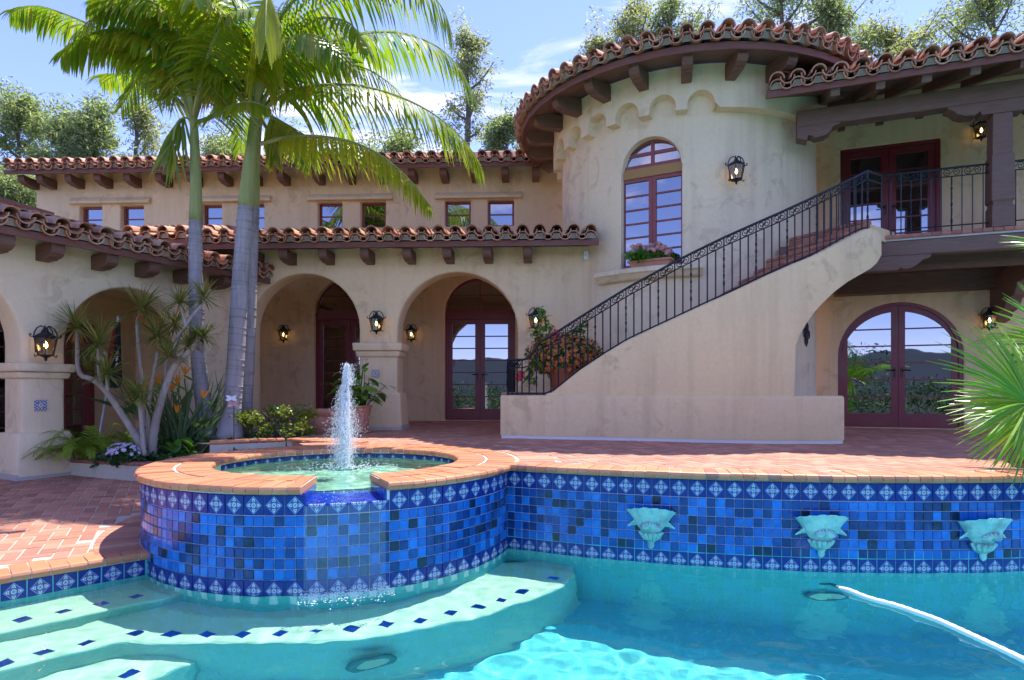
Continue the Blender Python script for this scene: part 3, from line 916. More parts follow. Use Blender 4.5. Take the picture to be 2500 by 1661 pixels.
# low coping and tiles on the left
edge = root('pool_edge', 'low pool edge on the left with orange bullnose bricks over one row of flower tiles', 'pool edge', (LP.x, LP.y, -.57))
def edge_build():
    s1_ = (LE - LP).dot(LD)
    def lp(s, o, z): q = LP + LD * s + LN * o; return Vector((q.x, q.y, z))
    mb = MB()
    mb.grid([[lp(s, o, z) for s in (-7.6, s1_ + .35)] for o, z in ((.008, -1.0), (.008, -.625), (-.034, -.625), (-.034, -.578), (.3, -.578))])
    RECV.append(mb.build('backing', 'grout', edge))
    n_ = Vector((-LN.x, -LN.y, 0))
    for i in range(30):
        s = s1_ + .02 - .1425 * (i + .5)
        inst('flower_tile', flower_t, edge, lp(s, .009, -.702), facing(n_) @ jitter())
    me = bullnose('brick', .28, .1, .1, .06, 'coping_clay')
    d = Vector((LN.x, LN.y, 0)); M = axes(Vector((d.y, -d.x, 0)), d, Vector((0, 0, 1)))
    for i in range(44):
        s = s1_ + .07 - .106 * (i + .5)
        inst('brick', me, edge, lp(s, -.045, -.569 + rt.uniform(-.003, .003)), M @ rz(rt.gauss(0, .008)))
edge_build()
# ------------------------------------------------------------------ paving
def herring(poly, w, org_, rot, margin=0.):
    c, s = math.cos(rot), math.sin(rot)
    out = []
    R = 120
    xs = [p[0] for p in poly]; ys = [p[1] for p in poly]
    for n_ in range(-R, R):
        for m in range(-R, R):
            for cx, cy, hz in ((1, .5, True), (.5, 2, False)):
                x = (n_ - 2 * m + cx) * w; y = (n_ + 2 * m + cy) * w
                X = org_[0] + c * x - s * y; Y = org_[1] + s * x + c * y
                if not (min(xs) < X < max(xs) and min(ys) < Y < max(ys)): continue
                if inside((X, Y), poly): out.append((X, Y, rot + (0 if hz else math.pi / 2)))
    return out
def paver(w):
    a, b, c = w - .005, w / 2 - .005, .005
    return MB().add([(-a, -b, -.012), (a, -b, -.012), (a, b, -.012), (-a, b, -.012), (-a, -b, -.004), (a, -b, -.004), (a, b, -.004), (-a, b, -.004), (-a + c, -b + c, 0), (a - c, -b + c, 0), (a - c, b - c, 0), (-a + c, b - c, 0)],
        [(i, (i + 1) % 4, 4 + (i + 1) % 4, 4 + i) for i in range(4)] + [(4 + i, 4 + (i + 1) % 4, 8 + (i + 1) % 4, 8 + i) for i in range(4)] + [(8, 9, 10, 11)])
PB = .105
pav = paver(PB)
pav_me = pav.mesh('brick', 'patio_clay')
# raised deck
deck_poly = [tuple(wp(WJ + (R_(-48) - WJ) * i / 20, WR - .1)[:2]) for i in range(21)] + [(10.5, 7), (10.5, 15), (-6.6, 15), (-6.6, 10.6), (-3.02, 10.4), (-3.0, 8.19), (-2.45, 7.85), (-2.0, 7.5)]
deck_poly += [tuple(sp(R_(104) + (AJ - R_(104)) * i / 20, 1.60)[:2]) for i in range(21)]
deck = MB().plate(deck_poly, [], .7, lambda a, o, b: Vector((a, b, -.006 + o))).build('deck', 'mortar', fix=True)
kind(deck, 'structure')
mb = MB()
field = [tuple(wp(WJ + (R_(-48) - WJ) * i / 20, WR - .235)[:2]) for i in range(21)] + [(8.8, 7), (8.8, 13.3), (-5.5, 13.3), (-5.5, 10.6), (-3.0, 10.4), (-2.9, 8.3)] + [tuple(sp(R_(112) + (AJ + .1 - R_(112)) * i / 20, 2.05)[:2]) for i in range(21)]
for X, Y, r in herring(field, PB, (0, 6), .35):
    c, s = math.cos(r), math.sin(r); dz = rt.uniform(-.002, .001); tx, ty = rt.gauss(0, .004), rt.gauss(0, .004)
    mb.add([(X + c * x - s * y, Y + s * x + c * y, z + dz + tx * x + ty * y) for x, y, z in pav.v], pav.f)
for ring in range(1):                                   # brick ring round the spa on the deck side
    for i in range(70):
        a = AJ + .02 + (R_(118) - AJ) * (i + .5) / 70
        d = Vector((math.cos(a), math.sin(a), 0)); e = Vector((-d.y, d.x, 0))
        for k in range(1):
            p = sp(a, 1.86, rt.uniform(-.002, .001))
            hw = .042
            mb.hexa([p - d * .165 - e * hw - Vector((0, 0, .012)), p - d * .165 + e * hw - Vector((0, 0, .012)), p + d * .165 + e * (hw + .012) - Vector((0, 0, .012)), p + d * .165 - e * (hw + .012) - Vector((0, 0, .012)),
                     p - d * .165 - e * hw, p - d * .165 + e * hw, p + d * .165 + e * (hw + .012), p + d * .165 - e * (hw + .012)])
dk = mb.build('paving_bricks', 'patio_clay', deck)
kind(dk, 'stuff')
# left terrace, a little lower and tilted
ter_poly = [tuple((LP + LD * t + LN * .03)[:2]) for t in (-7.4, -4, 0, (LE - LP).dot(LD))] + [tuple(sp(AL - (R_(95) + .0) * i / 12, 1.55)[:2]) for i in range(13)] + [(-3.0, 8.1), (-3.0, 11), (-7, 13), (-12, 13), (-12, 2)]
ter = MB().plate(ter_poly, [], .35, lambda a, o, b: Vector((a, b, zt(a, b) - .006 + o))).build('terrace', 'mortar', fix=True)
kind(ter, 'structure')
tn = Vector((-.03 * LN.x, -.03 * LN.y, 1)).normalized()
TX = Vector((1, 0, .03 * LN.x)).normalized(); TM = axes(TX, tn.cross(TX), tn)
tf = [tuple((LP + LD * t + LN * .27)[:2]) for t in (-7.4, -4, 0, (LE - LP).dot(LD) - .1)] + [tuple(sp(AL - .05 - R_(60) * i / 12, 2.0)[:2]) for i in range(13)] + [(-4.1, 7.5), (-5.0, 7.75), (-6.2, 8.4), (-8, 8), (-9, 5), (-9, 2)]
bricks = herring(tf, PB, (-4, 5), .5)
vis = lambda b: -40 < 1250 + F * b[0] / b[1] < 2540 and b[1] > 1
bricks.sort(key=lambda b: (not vis(b), b[1]))
mb = MB()
for i, (X, Y, r) in enumerate(bricks):
    z = zt(X, Y) + rt.uniform(-.002, .0015)
    M = TM @ rz(r) @ Matrix.Rotation(rt.gauss(0, .006), 3, 'X')
    if i < 262: inst('brick', pav_me, ter, (X, Y, z), M)
    else: mb.add([Vector((X, Y, z)) + M @ Vector(v) for v in pav.v], pav.f)
kind(mb.build('paving_bricks', 'patio_clay', ter), 'stuff')
rb = MB().hexa([(-.042, -.15, -.012), (.042, -.15, -.012), (.05, .15, -.012), (-.05, .15, -.012), (-.041, -.149, 0), (.041, -.149, 0), (.049, .149, 0), (-.049, .149, 0)]).mesh('brick', 'patio_clay')
for i in range(36):
    a = AL - .06 - .0545 * i
    d = Vector((math.cos(a), math.sin(a), 0)); p = sp(a, 1.785)
    inst('brick', rb, ter, (p.x, p.y, zt(p.x, p.y) + .001), TM @ axes(Vector((d.y, -d.x, 0)), d, Vector((0, 0, 1))))
# planting bed and its curb
bed = MB().plate([(-5.78, 7.98), (-4.77, 7.62), (-3.7, 7.42), (-2.6, 7.3), (-2.4, 8.3), (-3.0, 10.2), (-5.2, 10.2)], [], .3, lambda a, o, b: Vector((a, b, -.25 + o))).build('planting_bed', 'soil', fix=True)
kind(bed, 'structure')
bed2 = MB().plate([(-3.85, 7.86), (-3.1, 8.27), (-2.95, 10.2), (-5.2, 10.25), (-4.9, 8.6)], [], .3, lambda a, o, b: Vector((a, b, -.04 + o))).build('planting_bed', 'soil', fix=True)
kind(bed2, 'structure')
def curb(name, label, P, z0, z1, mat, bm_='old_clay', w=.1, depth=.14, noses=True):
    t = root(name, label, 'planter wall', (P[0][0], P[0][1], z0))
    mb = MB()
    for a, b in zip(P, P[1:]):
        a, b = Vector(a), Vector(b); d = (b - a).normalized(); n = Vector((d.y, -d.x))
        q = [a, b, b - n * depth, a - n * depth]
        mb.hexa([(p.x, p.y, z0) for p in q] + [(p.x, p.y, z1 - .045) for p in q])
    mb.build('wall', mat, t, fix=True)
    me = bullnose('brick', depth + .03, w - .008, w - .008, .045, bm_)
    for a, b in zip(P, P[1:]):
        a, b = Vector(a), Vector(b); L_ = (b - a).length; d = (b - a) / L_; n = Vector((d.y, -d.x))
        k = max(1, round(L_ / w))
        for i in range(k):
            q = a + d * L_ * (i + .5) / k + n * .015
            e = Vector((-n.x, -n.y, 0))
            inst('brick', me, t, (q.x, q.y, z1 + rt.uniform(-.003, .003)), axes(Vector((e.y, -e.x, 0)), e, Vector((0, 0, 1))) @ rz(rt.gauss(0, .01)))
    return t
curb('planter_wall', 'low pale planter curb with worn bullnose bricks beside the left column', [(-5.75, 7.95), (-5.2, 7.76), (-4.77, 7.62), (-4.3, 7.5), (-3.7, 7.42)], -.5, -.235, 'stucco_lime')
curb('planter_wall', 'brick topped planter wall in front of the palm trunks behind the spa', [(-3.80, 7.74), (-3.4, 7.97), (-3.02, 8.19)], -.45, .012, 'stucco_lime', 'coping_clay')
curb('planter_wall', 'short brick kerb edging the raised patio behind the spa', [(-3.0, 8.2), (-2.62, 7.92), (-2.25, 7.72), (-1.85, 7.57)], -.45, .012, 'old_clay', 'coping_clay')
for o in RECV: o.cycles.is_caustics_receiver = True
# ------------------------------------------------------------------ the house
def cyl(u, v, c, R, near=True):            # ray against a round wall: (angle from the front, height)
    k = (u - 1250) / F
    a = k * k + 1; b = -2 * (k * c.x + c.y); q = c.x ** 2 + c.y ** 2 - R * R
    D = b * b - 4 * a * q
    Y = (-b - math.sqrt(max(0, D))) / 2 / a
    X = k * Y
    return math.atan2(X - c.x, c.y - Y), ZC + (YH - v) / F * Y
TC, TR = Vector((3.13, 11.27)), 2.2
def tw(a, r, z): return Vector((TC.x + r * math.sin(a), TC.y - r * math.cos(a), z))
p = onz(985, 1050, 0)
PA = Pl((p.x, p.y + .06), (1, -.045))      # arcade front
p = onz(1171, 1028, 0)
PU = Pl((p.x, p.y), (1, -.045))            # wall behind the arcade and above its roof
p = onz(2210, 1047, 0)
RW = Pl((p.x, p.y), (.936, -.351))         # right wing
k = -.812
LW = Pl((k * 7.41 - .04, 7.41 + .03), (.461, .887))   # left wing
BEp = Vector((.6067 * 8.6, 8.6))
BE = Pl(BEp, (.936, -.351))                # balcony edge
ZB = 2.82
house = root('house', 'Spanish style stucco house with clay tile roofs, round tower and arches', 'house', (0, 11, 0))
def arch_outline(t0, t1, z0, z1, arches, n=18):
    pts = [(t0, z0)]
    for tc, w, zs in sorted(arches):
        pts += [(tc - w, z0)] + [(tc + w * math.cos(math.pi * (1 - i / n)), zs + w * math.sin(math.pi * i / n)) for i in range(n + 1)] + [(tc + w, z0)]
    return pts + [(t1, z0), (t1, z1), (t0, z1)]
def rect(t0, t1, z0, z1): return [(t0, z0), (t1, z0), (t1, z1), (t0, z1)]
def wall_plate(name, pl, outer, holes, th, mat, bevel=.03):
    return MB().plate(outer, holes, th, pl.pt).build(name, mat, house, smooth=True, angle=35, bevel=bevel, seg=3)
# roof tiles -------------------------------------------------------
def barrel(R0, R1, L_, th, up=True, n=8, a0=0):
    rows = []
    for y, R in ((0, R0), (L_, R1)):
        for r in (R, R - th):
            rows.append([(r * math.cos(math.pi * i / n), y, (1 if up else -1) * r * math.sin(math.pi * i / n)) for i in range(n + 1)])
    o0, i0, o1, i1 = rows
    mb = MB(); k = n + 1
    mb.v = o0 + i0 + o1 + i1
    for i in range(n):
        fs = [(i, i + 1, 2 * k + i + 1, 2 * k + i), (k + i + 1, k + i, 3 * k + i, 3 * k + i + 1), (i + 1, i, k + i, k + i + 1), (2 * k + i, 2 * k + i + 1, 3 * k + i + 1, 3 * k + i)]
        mb.f += fs if not up else [tuple(reversed(f)) for f in fs]
    mb.f += [(0, 2 * k, 3 * k, k), (n, k + n, 3 * k + n, 2 * k + n)]
    mb.m = [0] * len(mb.f)
    return mb
CV = barrel(.100, .084, .42, .017); PN = barrel(.098, .088, .42, .016, False); BO = barrel(.098, .092, .22, .015)
cv_me, pn_me = CV.mesh('roof_tile', 'roof_clay', smooth=True, angle=40), PN.mesh('roof_tile', 'roof_clay', smooth=True, angle=40)
rr = random.Random(11)
def put(stuff, proto, M, loc): stuff.add([loc + M @ Vector(v) for v in proto.v], proto.f)
def eave_set(roof, stuff, mort, E, d, up, nr, row, solo_c, solo_p, sx=1., pitch=.255, pan=True):
    tilt = R_(-3.2)
    def rotm(): return axes(d, up, nr) @ Matrix.Rotation(tilt + rr.gauss(0, .012), 3, 'X') @ rz(rr.gauss(0, .022)) @ Matrix.Diagonal((sx * rr.uniform(.98, 1.03), 1, rr.uniform(.95, 1.05)))
    y = -.07 + row * .335
    loc = E + up * (y + rr.uniform(-.012, .012)) + nr * (.150 + rr.uniform(-.008, .010))
    if solo_c: inst('roof_tile', cv_me, roof, loc, rotm())
    else: put(stuff, CV, rotm(), loc)
    if pan:
        loc = E + d * pitch / 2 + up * (y - .015 + rr.uniform(-.012, .012)) + nr * (.172 + rr.uniform(-.005, .005))
        if solo_p: inst('roof_tile', pn_me, roof, loc, rotm())
        else: put(stuff, PN, rotm(), loc)
    if row == 0:
        put(stuff, BO, rotm(), E + up * (-.075 + rr.uniform(-.012, .012)) + nr * (.048 + rr.uniform(-.005, .005)))
        if pan: put(stuff, PN, rotm(), E + d * pitch / 2 + up * (-.085 + rr.uniform(-.01, .01)) + nr * .100)
        c = E + up * (-.03) + nr * .022
        k = [c + d * .088 * sx * math.cos(math.pi * i / 8) + nr * (.088 * math.sin(math.pi * i / 8)) for i in range(9)]
        mort.add(k + [q + up * .15 for q in k], [tuple(range(9))] + [(i + 1, i, 9 + i, 10 + i) for i in range(8)])
def roof(E0, E1, out, pitch_deg, rows, solo_c, solo_p, under='wood_brown', skip=0., lens=None, over=0):
    E0, E1 = Vector(E0), Vector(E1)
    d = (E1 - E0); L_ = d.length; d.normalize()
    o = Vector((out.x, out.y, 0))
    up = (-o * math.cos(R_(pitch_deg)) + Vector((0, 0, math.sin(R_(pitch_deg))))).normalized()
    nr = d.cross(up).normalized()
    D = rows * .335 + .25
    mb = MB()
    q = [E0, E1, E1 + up * D, E0 + up * D]
    mb.hexa([v - nr * .045 for v in q] + q)
    r = mb.build('roof', under, house, fix=True)
    f = MB().hexa([v + Vector((0, 0, h)) for h in (-.088, -.001) for v in (E0 + o * .03, E1 + o * .03, E1 + o * .002, E0 + o * .002)]).build('fascia', 'wood_fascia', r, fix=True)
    stuff, mort = MB(), MB()
    n = int(L_ / .255)
    p = L_ / n
    for row in range(rows):
        for i in range(n):
            E = E0 + d * p * (i + .5)
            eave_set(r, stuff, mort, E, d, up, nr, row, row == 0 and solo_c(i, n), row == 0 and solo_p(i, n), 1., p, i < n - 1)
    kind(stuff.build('tile_field', 'roof_clay', r, smooth=True, angle=40), 'stuff')
    kind(mort.build('mortar', 'grey_mortar', r), 'stuff')
    return r
def tail(pl, t, z1, h, depth, w, mat='wood_brown'):
    """rafter end with a rounded nose, sticking out of a wall"""
    pr = [(-.03, z1), (depth, z1), (depth, z1 - h * .45)] + [(depth - .13 + .13 * math.cos(R_(a)), z1 - h * .45 - h * .47 * math.sin(R_(a))) for a in (25, 50, 75, 90)] + [(depth - .16, z1 - h * .92), (depth - .16, z1 - h), (-.03, z1 - h)]
    return MB().plate(pr, [], w, lambda a, o, z: pl.pt(t + o + w / 2, a, z)).build('rafter_tail', mat, house, bevel=.006, seg=1, fix=True)
# openings ---------------------------------------------------------
def pane(par, pl, poly, o): MB().plate(poly, [], .008, pl.pt, o).build('pane', 'window_glass', par)
def clip_arch(t0, t1, z0, z1, fn, n=10):
    """rectangle cut by z < fn(t)"""
    ts = [t0 + (t1 - t0) * i / 40 for i in range(41)]
    ok = [t for t in ts if fn(t) > z0 + .012]
    if len(ok) < 3: return None
    a, b = ok[0], ok[-1]
    top = [(b - (b - a) * i / n, min(z1, fn(b - (b - a) * i / n))) for i in range(n + 1)]
    return [(a, z0), (b, z0)] + [q for i, q in enumerate(top) if not (i in (0, n) and q[1] <= z0 + .012)]
def window(pl, t0, t1, z0, z1, o, nc, nr, mat='window_paint', fw=.05, mw=.024, name='window', fn=None):
    fn = fn or (lambda t: 1e9)
    mb = MB()
    outer = clip_arch(t0, t1, z0, z1, fn, 20) if fn(0) < 1e8 else rect(t0, t1, z0, z1)
    fi = lambda t: fn(t) - fw * 1.15
    inner = clip_arch(t0 + fw, t1 - fw, z0 + fw, z1 - fw, fi, 20) if fn(0) < 1e8 else rect(t0 + fw, t1 - fw, z0 + fw, z1 - fw)
    mb.plate(outer, [inner], .06, pl.pt, o)
    a, b = t0 + fw, t1 - fw; c, d = z0 + fw, z1 - fw
    if fn(0) < 1e8: d = min(d, max(fi(a + (b - a) * i / 20) for i in range(21)))
    for i in range(1, nc):
        t = a + (b - a) * i / nc
        mb.pbox(pl, t - mw / 2, t + mw / 2, o - .05, o - .006, c - .002, min(d, fi(t)) + .002)
    for j in range(1, nr):
        z = c + (d - c) * j / nr
        ok = [a + (b - a) * i / 60 for i in range(61) if fi(a + (b - a) * i / 60) > z]
        if len(ok) > 1: mb.pbox(pl, ok[0] - .002, ok[-1] + .002, o - .048, o - .010, z - mw / 2, z + mw / 2)
    w = mb.build(name, mat, house, fix=True)
    for i in range(nc):
        for j in range(nr):
            q = clip_arch(a + (b - a) * i / nc, a + (b - a) * (i + 1) / nc, c + (d - c) * j / nr, c + (d - c) * (j + 1) / nr, fi, 8)
            if q: pane(w, pl, q, o - .028)
    return w
def leaf_(pl, t0, t1, z0, z1, o, rows, fn=None, st=.105, bot=.24, handle=0, mat='door_paint'):
    fn = fn or (lambda t: 1e9)
    flat = fn(0) > 1e8
    outer = rect(t0, t1, z0, z1) if flat else clip_arch(t0, t1, z0, z1, fn, 20)
    fi = lambda t: fn(t) - st
    a, b, c, d = t0 + st, t1 - st, z0 + bot, z1 - st
    if not flat: d = min(d, max(fi(a + (b - a) * i / 20) for i in range(21)))
    inner = rect(a, b, c, d) if flat else clip_arch(a, b, c, d, fi, 20)
    mb = MB().plate(outer, [inner], .045, pl.pt, o)
    for j in range(1, rows):
        z = c + (d - c) * j / rows
        ok = [a + (b - a) * i / 60 for i in range(61) if fi(a + (b - a) * i / 60) > z]
        if len(ok) > 1: mb.pbox(pl, ok[0] - .002, ok[-1] + .002, o - .036, o - .006, z - .012, z + .012)
    dr = mb.build('door', mat, house, fix=True)
    for j in range(rows):
        q = clip_arch(a, b, c + (d - c) * j / rows, c + (d - c) * (j + 1) / rows, fi, 12)
        if q: pane(dr, pl, q, o - .02)
    if handle:
        t = t1 - .05 if handle > 0 else t0 + .05
        z = z0 + .98
        h = MB()
        h.pbox(pl, t - .018, t + .018, o, o + .008, z - .13, z + .05)
        h.tube([pl.pt(t, o, z), pl.pt(t, o + .05, z), pl.pt(t - .05 * handle, o + .055, z + .004), pl.pt(t - .12 * handle, o + .05, z - .004)], .009, 6)
        h.build('handle', 'bronze', dr)
    return dr
def band(pl, fn_o, fn_i, o0, o1, name, mat):
    mb = MB().plate(fn_o + list(reversed(fn_i)), [], o0 - o1, pl.pt, o0)
    return mb.build(name, mat, house, fix=True)

# --- wall behind the arcade / upper storey
wins = [(193, 248, 497, 562), (293, 350, 497, 561), (492, 541, 497, 559), (588, 644, 495, 558), (775, 835, 493, 557), (880, 941, 492, 556), (1086, 1149, 490, 555), (1191, 1255, 488, 553)]
U0, U1 = PU.t(88), PU.t(1420)
holes = []; wd = []
zb, zt1 = PU.z(860, 556), PU.z(860, 493)
for u0, u1, v0, v1 in wins:
    a, b = PU.t(u0), PU.t(u1)
    holes.append(rect(a, b, zb, zt1)); wd.append((a, b))
dz1 = PU.z(1150, 760); dzs = PU.z(1171, 763); dtop = 0
dB = (PU.t(1085), PU.t(1257)); dA = (PU.t(767), PU.t(767) + dB[1] - dB[0])
def door_hole(a, b):
    tc, w = (a + b) / 2, (b - a) / 2
    return [(a, .012), (b, .012)] + [(tc + w * math.cos(math.pi * i / 20), dzs + w * math.sin(math.pi * i / 20)) for i in range(21)]
holes += [door_hole(*dA), door_hole(*dB)]
zu = PU.z(700, 405) + .25
wall_plate('wall', PU, rect(U0, U1, -.5, zu), holes, .28, 'stucco')
MB().pbox(PU, U0 - 0.0, U0 + .28, -6, -.29, -.5, zu).build('wall', 'stucco', house)
MB().pbox(PU, U0, U1, -.9, -.6, -.5, zu - .1).build('inner_wall', 'interior_wall', house)
for (a, b) in wd: window(PU, a, b, zb, zt1, -.13, 1, 2, fw=.045)
for i in range(0, 8, 2):
    a, b = wd[i][0] - .2, wd[i + 1][1] + .17
    h0, h1 = zt1 + .015, zt1 + .17
    pr = [(0, h0), (.09, h0 + .01), (.10, h0 + .045), (.03, h1 - .02), (0, h1)]
    MB().plate(pr, [], b - a, lambda q, o, z: PU.pt(a - o, q, z)).build('window_ledge', 'stucco', house, smooth=True, bevel=.012, fix=True)
for a, b, hd in ((*dA, 0), (*dB, 1)):
    tc, w = (a + b) / 2, (b - a) / 2
    fn = lambda t, tc=tc, w=w: dzs + math.sqrt(max(0, (w - .0) ** 2 - (t - tc) ** 2))
    window(PU, a, b, dzs + .02, dzs + w, -.12, 2, 2, 'door_paint', .06, .03, 'transom', fn)
    MB().pbox(PU, a, b, -.2, -.10, dzs - .13, dzs + .02).build('door_head', 'door_paint', house)
    for s in (0, 1): MB().pbox(PU, (a, b - .05)[s], (a + .05, b)[s], -.2, -.105, .014, dzs - .13).build('door_jamb', 'door_paint', house)
    for s in (0, 1):
        leaf_(PU, (a + .052, tc + .003)[s], (tc - .003, b - .052)[s], .018, dzs - .135, -.125, 7, handle=(1, -1)[s])
zp = PU.z(700, 961)
for a, b in ((PU.t(560), dA[0] - .03), (dA[1] + .03, dB[0] - .02), (dB[1] + .02, U1)):
    MB().pbox(PU, a, b, -.01, .035, -.1, zp).build('plinth', 'stucco', house, bevel=.012)
# side wall with a glass door at the left end of the arcade
sl = PU.t(640)
SP = Pl((PU.pt(sl, 0, 0)).xy, (-PU.n.x * -1, -PU.n.y * -1))
MB().pbox(PU, sl - .3, sl - .03, 0, 1.0, -.1, 3.0).build('wall', 'stucco', house)
MB().pbox(PU, sl - .3, sl - .04, 1.0, 2.4, -.02, 2.3).build('door', 'door_paint', house)
MB().pbox(PU, sl - .2, sl - .025, 1.1, 2.3, .1, 2.2).build('pane', 'window_glass', house)
# --- arcade front
aw = []
for u0, u1, vt in ((609, 877, 668), (970, 1264, 664)):
    a, b = PA.t(u0), PA.t(u1)
    aw.append(((a + b) / 2, (b - a) / 2, PA.z((u0 + u1) / 2, vt) - (b - a) / 2))
ze_a = PA.off(.5).z(1000, 604)              # fascia underside line of the arcade roof
A0, A1 = PA.t(470), 1.42 - PA.p.x
wall_plate('arcade_wall', PA, arch_outline(A0, A1, -.02, ze_a + .12, aw), [], .42, 'stucco', .035)
q = [PA.pt(A0, -.43, ze_a + .02), PA.pt(A1 + .5, -.43, ze_a + .02), PA.pt(A1 + .5, -3.0, ze_a + .34), PA.pt(A0, -3.0, ze_a + .34)]
MB().hexa(q + [v + Vector((0, 0, .05)) for v in q]).build('ceiling', 'stucco', house, fix=True)
c0, c1 = aw[0][0] + aw[0][1], aw[1][0] - aw[1][1]
zc1, zc0, zbs = PA.z(920, 838), PA.z(920, 872), PA.z(940, 959)
def pier(pl, c0, c1, o_back, zcap0, zcap1, zbase, zg, mat='stucco'):
    mb = MB()
    h = zcap1 - zcap0
    for e, e2, za, zb_ in ((.035, .055, zcap0, zcap0 + h * .42), (.085, .095, zcap0 + h * .42 + .004, zcap1)):
        q = [(c0 - e, e), (c1 + e, e), (c1 + e, o_back - e), (c0 - e, o_back - e)]
        q2 = [(c0 - e2, e2), (c1 + e2, e2), (c1 + e2, o_back - e2), (c0 - e2, o_back - e2)]
        mb.hexa([pl.pt(a, b, za) for a, b in q] + [pl.pt(a, b, zb_) for a, b in q2])
    mb.build('capital', mat, house, smooth=True, bevel=.02, seg=3, fix=True)
    e, e2 = .095, .055
    q = [(c0 - e, e), (c1 + e, e), (c1 + e, o_back - e), (c0 - e, o_back - e)]
    q2 = [(c0 - e2, e2), (c1 + e2, e2), (c1 + e2, o_back - e2), (c0 - e2, o_back - e2)]
    MB().hexa([pl.pt(a, b, zg) for a, b in q] + [pl.pt(a, b, zbase) for a, b in q2]).build('pier_base', mat, house, smooth=True, bevel=.03, seg=3, fix=True)
    MB().hexa([pl.pt(a, b, zg - .05) for a, b in q] + [pl.pt(a * 1., b - .006, zg + .05) for a, b in q]).build('pier_foot', 'concrete', house, fix=True)
pier(PA, c0, c1, -.42, zc0, zc1, zbs, .03)
Eo = PA.off(.5)
E0, E1 = Eo.pt(Eo.t(455), 0, ze_a + .085), Eo.pt(Eo.t(1462), 0, ze_a + .086)
roof(E0, E1, PA.n, 10, 10, lambda i, n: True, lambda i, n: i > n - 32)
for u in (636, 715, 808, 906, 1006, 1100, 1194, 1289): tail(PA, PA.t(u), ze_a + .02, .19, .42, .14)
e2 = PA.off(-.4)
E0, E1 = e2.pt(e2.t(300), 0, e2.z(400, 592) + .05), e2.pt(e2.t(470), 0, e2.z(400, 592) + .05)
roof(E0, E1, PA.n, 15, 6, lambda i, n: False, lambda i, n: False)
MB().pbox(PA, e2.t(280), e2.t(470), -1.2, -.9, -.4, e2.z(400, 600)).build('wall', 'stucco', house)
# --- upper roof
Eu = PU.off(.5)
ze_u = Eu.z(600, 417)
E0, E1 = Eu.pt(Eu.t(12), 0, ze_u + .086), Eu.pt(Eu.t(1378), 0, ze_u + .086)
roof(E0, E1, PU.n, 16, 7, lambda i, n: True, lambda i, n: False)
for u in (77, 120, 188, 257, 327, 402, 476, 550, 622, 690, 775, 850, 925, 1001, 1077, 1150, 1223, 1296, 1362): tail(PU, PU.t(u + 12), ze_u + .02, .19, .42, .15)
# --- left wing
lw = []
a2, b2 = LW.t(159), LW.t(463)
lw.append(((a2 + b2) / 2, (b2 - a2) / 2, LW.z(316, 703) - (b2 - a2) / 2))
p_r = LW.t(52)
lw.insert(0, (p_r - lw[0][1], lw[0][1], lw[0][2]))
ze_l = LW.off(.42).z(300, 626)
L0, L1 = LW.t(-420), LW.t(600)
zg = -.45
wall_plate('left_wall', LW, arch_outline(lw[0][0] - 3, L1, zg - .1, ze_l + .15, lw), [], .42, 'stucco_pale', .035)
pier(LW, p_r, a2, -.42, LW.z(46, 924), LW.z(46, 886), LW.z(60, 1058), zg + .03, 'stucco_pale')
LB = LW.off(-2.6)
MB().pbox(LB, LB.t(-700), LB.t(640), -.3, 0, -.6, 3).build('wall', 'stucco', house)
MB().pbox(LW, L0 - 2, L1 + .3, -2.7, -.43, 2.3, 2.45).build('ceiling', 'stucco', house)
for u0, u1, v in ((-160, 36, 793), (60, 216, 803)):
    a, b = LB.t(u0), LB.t(u1); z = LB.z(u1, v)
    MB().plate([(a - .07, -.42), (a - .07, z + .07), (b + .07, z + .07), (b + .07, -.42), (b, -.42), (b, z), (a, z), (a, -.42)], [], .05, LB.pt, .05).build('door_frame', 'door_paint', house, fix=True)
    m = (a + b) / 2
    leaf_(LB, a + .003, m - .003, -.42, z - .003, .045, 7, handle=1); leaf_(LB, m + .003, b - .003, -.42, z - .003, .045, 7, handle=-1)
El = LW.off(.42)
E0, E1 = El.pt(El.t(-420), 0, ze_l + .086), El.pt(El.t(664), 0, ze_l + .086)
roof(E0, E1, LW.n, 14, 5, lambda i, n: True, lambda i, n: i > n - 24)
for u in (-120, -20, 103, 236, 341, 433, 520): tail(LW, LW.t(u), ze_l + .02, .19, .38, .15)
# ridge edge of the roof beyond
q = [LW.pt(LW.t(-200), -3.2, LW.z(0, 490) + 1.15), LW.pt(LW.t(130), -1.6, 0)]
a, b = V(-40, 480, 11.2), V(130, 528, 11.9)
MB().bar(a, b, .3, .07).build('ridge_board', 'wood_fascia', house)
MB().bar(a - Vector((0, -.05, .13)), b - Vector((0, -.05, .13)), .2, .18).build('parapet', 'concrete', house)
